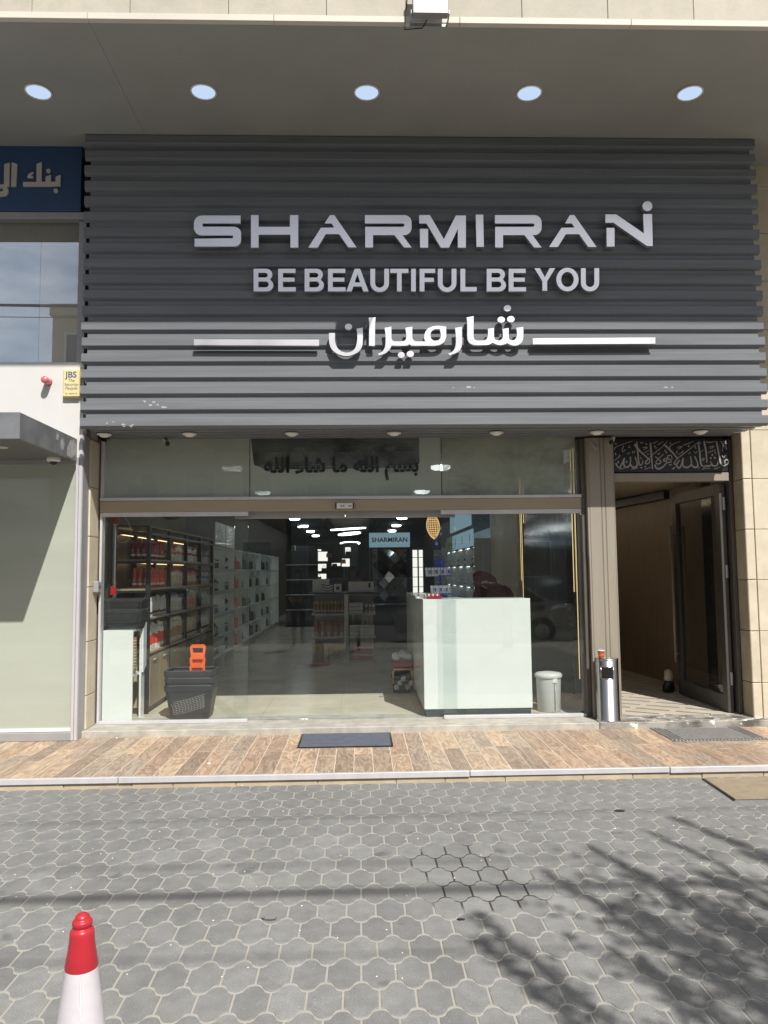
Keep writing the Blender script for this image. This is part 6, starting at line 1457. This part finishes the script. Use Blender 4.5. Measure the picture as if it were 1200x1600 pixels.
# buildings over the road
def block(name, lab, x0, x1, y0, y1, h, mat, nx, nz, z0=.8):
    t_ = thing(name, lab, 'building', ((x0 + x1) / 2, y1, 0)); bx('wall', mat, t_, x0, x1, y0, y1, -.1, h); bx('parapet', mat, t_, x0 - .1, x1 + .1, y1 - .3, y1 + .1, h + .001, h + .5)
    for i in range(nx):
        for j in range(nz):
            xa_ = x0 + (x1 - x0) * (i + .25) / nx; xb_ = x0 + (x1 - x0) * (i + .75) / nx; za_ = z0 + (h - z0) * (j + .2) / nz; zb3 = z0 + (h - z0) * (j + .72) / nz
            f_ = bx('window', 'plaster', t_, xa_ - .08, xb_ + .08, y1 + .001, y1 + .06, za_ - .08, zb3 + .08); bx('pane', 'car_glass', f_, xa_, xb_, y1 + .0605, y1 + .07, za_, zb3)
    return t_
t_ = block('tan_building', 'tan apartment building across the road', -13.0, -3.2, -36, -25.4, 12.6, 'tan_wall', 4, 4)
sw = MB().prism([(-12.2, 13.2), (-10.6, 13.2), (-12.2, 14.2)], lambda x, z: (x, -27, z), lambda x, z: (x, -26, z)); sw.build('solar_heater', 'car_glass', t_)
block('grey_building', 'grey commercial block across the road, right of the tan building', -3.0, 9.0, -37, -25.6, 9.2, 'grey_wall', 4, 3)
block('low_building', 'low pale building at the right across the road', 9.3, 26, -36, -25.2, 6.4, 'tan_wall', 5, 2)
block('left_building', 'low grey building at the left across the road', -34, -17, -36, -25.2, 5.2, 'grey_wall', 5, 2)
def car(nm, lab, x, y, mat, rz=0):
    t_ = thing('parked_car', lab, 'car', (x, y, -.13), rz)
    prof = [(-2.1, .30), (-2.12, .62), (-1.95, .78), (-1.2, .90), (-.55, 1.38), (.1, 1.46), (.9, 1.42), (1.65, .98), (2.05, .92), (2.12, .60), (2.1, .30)]
    vs = []; n = len(prof)
    for yy, k in ((-.86, 0), (-.80, 1), (.80, 1), (.86, 0)):
        for px_, pz_ in prof: vs.append((px_, yy * (1 if pz_ < .95 else .82), pz_))
    m = MB().add(vs, [(a * n + i, a * n + i + 1, (a + 1) * n + i + 1, (a + 1) * n + i) for a in range(3) for i in range(n - 1)] + [tuple(range(n)), tuple(range(3 * n, 4 * n))[::-1]], False)
    m.build('body', mat, t_, .03, 2, local=True)
    for s_ in (-1, 1):
        MB().prism([(-1.0, .95), (-.5, 1.32), (.1, 1.39), (.85, 1.35), (1.4, 1.0)], lambda a, b_: (a, s_ * .70, b_), lambda a, b_: (a, s_ * .875, b_)).build('side_window', 'car_glass', t_, local=True)
        for wx in (-1.3, 1.3):
            w_ = MB().lathe([(.20, -.09), (.31, -.09), (.32, -.06), (.32, .06), (.31, .09), (.20, .09)], 20, (wx, s_ * .80, .32), 'y').build('wheel', 'tyre', t_, local=True)
            MB().lathe([(.19, s_ * .08), (.16, s_ * .1), (.001, s_ * .095)], 14, (wx, s_ * .80, .32), 'y').build('rim', 'alu', w_, local=True)
        MB().lathe([(.07, 0), (.05, -.03), (.001, -.035)], 10, (-2.1, s_ * .6, .66), 'x').build('headlight', 'p_white', t_, local=True)
        MB().box(2.1, 2.13, s_ * .5 - .12, s_ * .5 + .12, .66, .78).build('tail_light', 'red_plastic', t_, local=True)
    MB().prism([(-1.16, .93), (-.57, 1.37), (-.60, 1.39), (-1.2, .95)], lambda a, b_: (a, -.66, b_ + .012), lambda a, b_: (a, .66, b_ + .012)).build('windscreen', 'car_glass', t_, local=True)
car('parked_car', 'silver saloon parked along the kerb', 2.9, -11.0, 'car_silver'); car('parked_car', 'red hatchback parked beyond the silver saloon', 7.6, -11.1, 'car_red', R(180)); car('parked_car', 'silver car parked at the left along the kerb', -5.0, -11.0, 'car_silver')
# ------------------------------------------------------------------ people
def skin_body(name, joints, bones, mats, parent, loc=(0, 0, 0)):
    """joints: name -> (x, y, z, radius, material); bones: pairs. One continuous skinned mesh, materials by nearest joint."""
    ks = list(joints); me = bpy.data.meshes.new(name); me.from_pydata([joints[k][:3] for k in ks], [(ks.index(a), ks.index(b_)) for a, b_ in bones], [])
    o = bpy.data.objects.new(name, me); COL.objects.link(o)
    md = o.modifiers.new('skin', 'SKIN'); md.use_smooth_shade = True
    for i, k in enumerate(ks):
        r_ = joints[k][3]; sv = me.skin_vertices[0].data[i]; sv.radius = (r_, r_) if not isinstance(r_, tuple) else r_; sv.use_root = (k == 'pelvis')
    o.modifiers.new('sub', 'SUBSURF').levels = 2
    bpy.context.view_layer.update()
    nm = bpy.data.meshes.new_from_object(o.evaluated_get(bpy.context.evaluated_depsgraph_get()))
    bpy.data.objects.remove(o); nm.name = name
    mm = list(dict.fromkeys(joints[k][4] for k in ks)); nm.materials.clear()
    for m in mm: nm.materials.append(MATS[m])
    # dense sampling of the bones for the nearest-region test
    smp = []
    for a, b_ in bones:
        A, B = Vector(joints[a][:3]), Vector(joints[b_][:3])
        for q in range(6): smp.append((A.lerp(B, q / 5), joints[a if q < 3 else b_][4]))
    for p in nm.polygons:
        c = p.center; p.material_index = mm.index(min(smp, key=lambda s: (s[0] - c).length_squared)[1]); p.use_smooth = True
    return link(name, nm, None, parent)
def figure(lab, x, y, rz, top, bottom, pose, hair=True, z=0.0, h=1.64):
    t_ = thing('person', lab, 'person', (x, y, z), rz)
    s = h / 1.70; J = {}
    def j(n, a, b_, c, r, m): J[n] = (a * s, b_ * s, c * s, r * s, m)
    j('pelvis', 0, 0, .95, .125, bottom); j('waist', 0, 0, 1.10, .110, top); j('chest', 0, .005, 1.30, .125, top); j('upper', 0, .0, 1.41, .085, top); j('neck', 0, .005, 1.48, .048, 'skin')
    j('head0', 0, .015, 1.555, .068, 'skin'); j('head1', 0, .01, 1.63, .078, 'skin'); j('head2', 0, .005, 1.675, .055, 'skin'); j('nose', 0, .095, 1.595, .012, 'skin'); j('chin', 0, .075, 1.535, .03, 'skin')
    B = [('pelvis', 'waist'), ('waist', 'chest'), ('chest', 'upper'), ('upper', 'neck'), ('neck', 'head0'), ('head0', 'head1'), ('head1', 'head2'), ('head1', 'nose'), ('head0', 'chin')]
    for sd, sn in (('l', -1), ('r', 1)):
        j('hip' + sd, sn * .09, 0, .88, .095, bottom); j('knee' + sd, sn * .105, .01, .50, .058, bottom); j('ank' + sd, sn * .11, -.01, .10, .040, bottom); j('heel' + sd, sn * .11, -.01, .045, .040, 'shoe'); j('toe' + sd, sn * .13, .16, .03, .030, 'shoe')
        B += [('pelvis', 'hip' + sd), ('hip' + sd, 'knee' + sd), ('knee' + sd, 'ank' + sd), ('ank' + sd, 'heel' + sd), ('heel' + sd, 'toe' + sd)]
        e, w = pose[sd]
        j('sh' + sd, sn * .17, 0, 1.395, .058, top); j('el' + sd, *e, .042, top); j('wr' + sd, *w, .028, 'skin')
        B += [('upper', 'sh' + sd), ('sh' + sd, 'el' + sd), ('el' + sd, 'wr' + sd)]
        W_ = Vector(w); d = (W_ - Vector(e)).normalized(); side = d.cross(Vector((0, 0, 1))); side = side.normalized() if side.length > .1 else Vector((1, 0, 0)); dn = side.cross(d)
        pm = W_ + d * .055; j('palm' + sd, *pm, .032, 'skin'); B.append(('wr' + sd, 'palm' + sd))
        for f in range(4):
            b0 = pm + d * .03 + side * (f - 1.5) * .019; ln = (.032, .037, .035, .027)[f]; b1 = b0 + d * ln + dn * .006; b2 = b1 + d * ln * .5 + dn * .022
            j('f%d0' % f + sd, *b0, .0095, 'skin'); j('f%d1' % f + sd, *b1, .0088, 'skin'); j('f%d2' % f + sd, *b2, .0075, 'skin'); B += [('palm' + sd, 'f%d0' % f + sd), ('f%d0' % f + sd, 'f%d1' % f + sd), ('f%d1' % f + sd, 'f%d2' % f + sd)]
        th = W_ + d * .03 - side * sn * .03 + dn * .01; t2 = th + d * .035 - side * sn * .012 + dn * .012; j('t0' + sd, *th, .012, 'skin'); j('t1' + sd, *t2, .0095, 'skin'); B += [('palm' + sd, 't0' + sd), ('t0' + sd, 't1' + sd)]
    skin_body('body', J, B, None, t_)
    hm = MB()
    hm.lathe([(.001, 1.765), (.05, 1.757), (.082, 1.725), (.094, 1.67), (.094, 1.61), (.088, 1.53), (.07, 1.44), (.03, 1.42)], 16, (0, -.022, 0), sy=1.0); hm.v = [(a * s, b_ * s if b_ < .05 else .05 * s, c * s) for a, b_, c in hm.v]
    hm.build('hair', 'hair', t_, local=True)
    for sn in (-1, 1): MB().lathe([(.001, .010), (.008, .006), (.011, 0), (.008, -.006), (.001, -.01)], 8, (sn * .032 * s, .083 * s, 1.615 * s)).build('eye', 'p_black', t_, local=True)
    return t_
ph = figure('person in a dark top holding a phone up with both hands', -.16, -8.17, 0, 'cloth_grey', 'cloth_dark', {'l': ((-.22, .16, 1.20), (-.02, .30, 1.46)), 'r': ((.24, .17, 1.22), (.20, .30, 1.46))}, h=1.68)
pn = thing('phone', 'dark phone held up in front of the standing person', 'phone', (-.06, -7.79, 1.58)); bx('case', 'black_plastic', pn, -.10, -.025, -7.795, -7.787, 1.53, 1.67, .002); bx('camera_bump', 'alu_grey', pn, -.095, -.06, -7.786, -7.784, 1.63, 1.665)
figure('person in dark clothes standing with folded hands behind the photographer', -1.35, -8.9, R(20), 'cloth_dark', 'cloth_dark', {'l': ((-.24, .03, 1.14), (-.08, .20, 1.06)), 'r': ((.24, .03, 1.14), (.08, .20, 1.06))}, h=1.62)

# cashier in a maroon headscarf bending over the counter
ks_ = thing('person', 'person in a maroon headscarf and robe bending behind the white counter', 'person', (1.52, 1.12, FL))
J = {}
def j(n, a, b_, c, r_, m='maroon_cloth'): J[n] = (a, b_, c, r_, m)
j('pelvis', .10, .18, .86, .13); j('waist', .07, .14, 1.02, .12); j('chest', .03, .03, 1.17, .13); j('upper', -.01, -.05, 1.25, .095); j('neck', -.05, -.10, 1.29, .06); j('head0', -.09, -.14, 1.33, .075, 'skin'); j('head1', -.11, -.13, 1.375, .07, 'skin'); j('nose', -.155, -.215, 1.325, .012, 'skin'); j('chin', -.12, -.21, 1.285, .03, 'skin')
B = [('pelvis', 'waist'), ('waist', 'chest'), ('chest', 'upper'), ('upper', 'neck'), ('neck', 'head0'), ('head0', 'head1'), ('head0', 'nose'), ('head0', 'chin')]
for sd, sn in (('l', -1), ('r', 1)):
    j('hip' + sd, .1 + sn * .09, .18, .80, .10); j('knee' + sd, .1 + sn * .1, .14, .45, .08); j('ank' + sd, .1 + sn * .1, .16, .10, .07); j('toe' + sd, .1 + sn * .11, .04, .03, .03, 'shoe')
    j('sh' + sd, sn * .17, -.02, 1.22, .065); j('el' + sd, sn * .22, -.16, 1.02, .05); j('wr' + sd, sn * .10 - .05, -.36, 1.05, .03, 'skin'); j('palm' + sd, sn * .07 - .06, -.41, 1.06, .03, 'skin')
    B += [('pelvis', 'hip' + sd), ('hip' + sd, 'knee' + sd), ('knee' + sd, 'ank' + sd), ('ank' + sd, 'toe' + sd), ('upper', 'sh' + sd), ('sh' + sd, 'el' + sd), ('el' + sd, 'wr' + sd), ('wr' + sd, 'palm' + sd)]
    for f in range(4):
        x0_, y0_ = sn * .07 - .06 + (f - 1.5) * .018, -.44; j('f%da' % f + sd, x0_, y0_, 1.06, .0095, 'skin'); j('f%db' % f + sd, x0_, y0_ - .035, 1.055, .0085, 'skin'); B += [('palm' + sd, 'f%da' % f + sd), ('f%da' % f + sd, 'f%db' % f + sd)]
    j('ta' + sd, sn * .07 - .06 - sn * .035, -.42, 1.06, .011, 'skin'); B.append(('palm' + sd, 'ta' + sd))
skin_body('body', J, B, None, ks_)
# headscarf: a draped shell over head and shoulders, open towards the lowered face
sv = MB(); n = 20; vs = []
ax = [((-.135, -.18, 1.455), .02), ((-.125, -.155, 1.445), .075), ((-.115, -.145, 1.40), .130), ((-.10, -.125, 1.345), .142), ((-.075, -.085, 1.285), .146), ((-.02, -.01, 1.24), .155), ((.03, .03, 1.18), .20), ((.06, .05, 1.08), .215)]
rs_ = random.Random(4)
for i, (c, r_) in enumerate(ax):
    for k in range(n):
        a = 2 * math.pi * k / n; fold = 1 + (.05 * math.sin(5 * a + i) if i > 3 else .015 * math.sin(4 * a))
        vs.append((c[0] + r_ * fold * math.cos(a) * (1.0 if i < 5 else 1.12), c[1] + r_ * fold * math.sin(a) * .95 + (.045 if (i in (2, 3) and math.sin(a) < -.6) else 0), c[2] + .35 * r_ * math.cos(a) * (-.5 if i < 6 else 0)))
sv.add(vs, [(q * n + k, q * n + (k + 1) % n, (q + 1) * n + (k + 1) % n, (q + 1) * n + k) for q in range(len(ax) - 1) for k in range(n)] + [tuple(range(n))], True)
sv.build('headscarf', 'maroon_cloth', ks_, local=True)
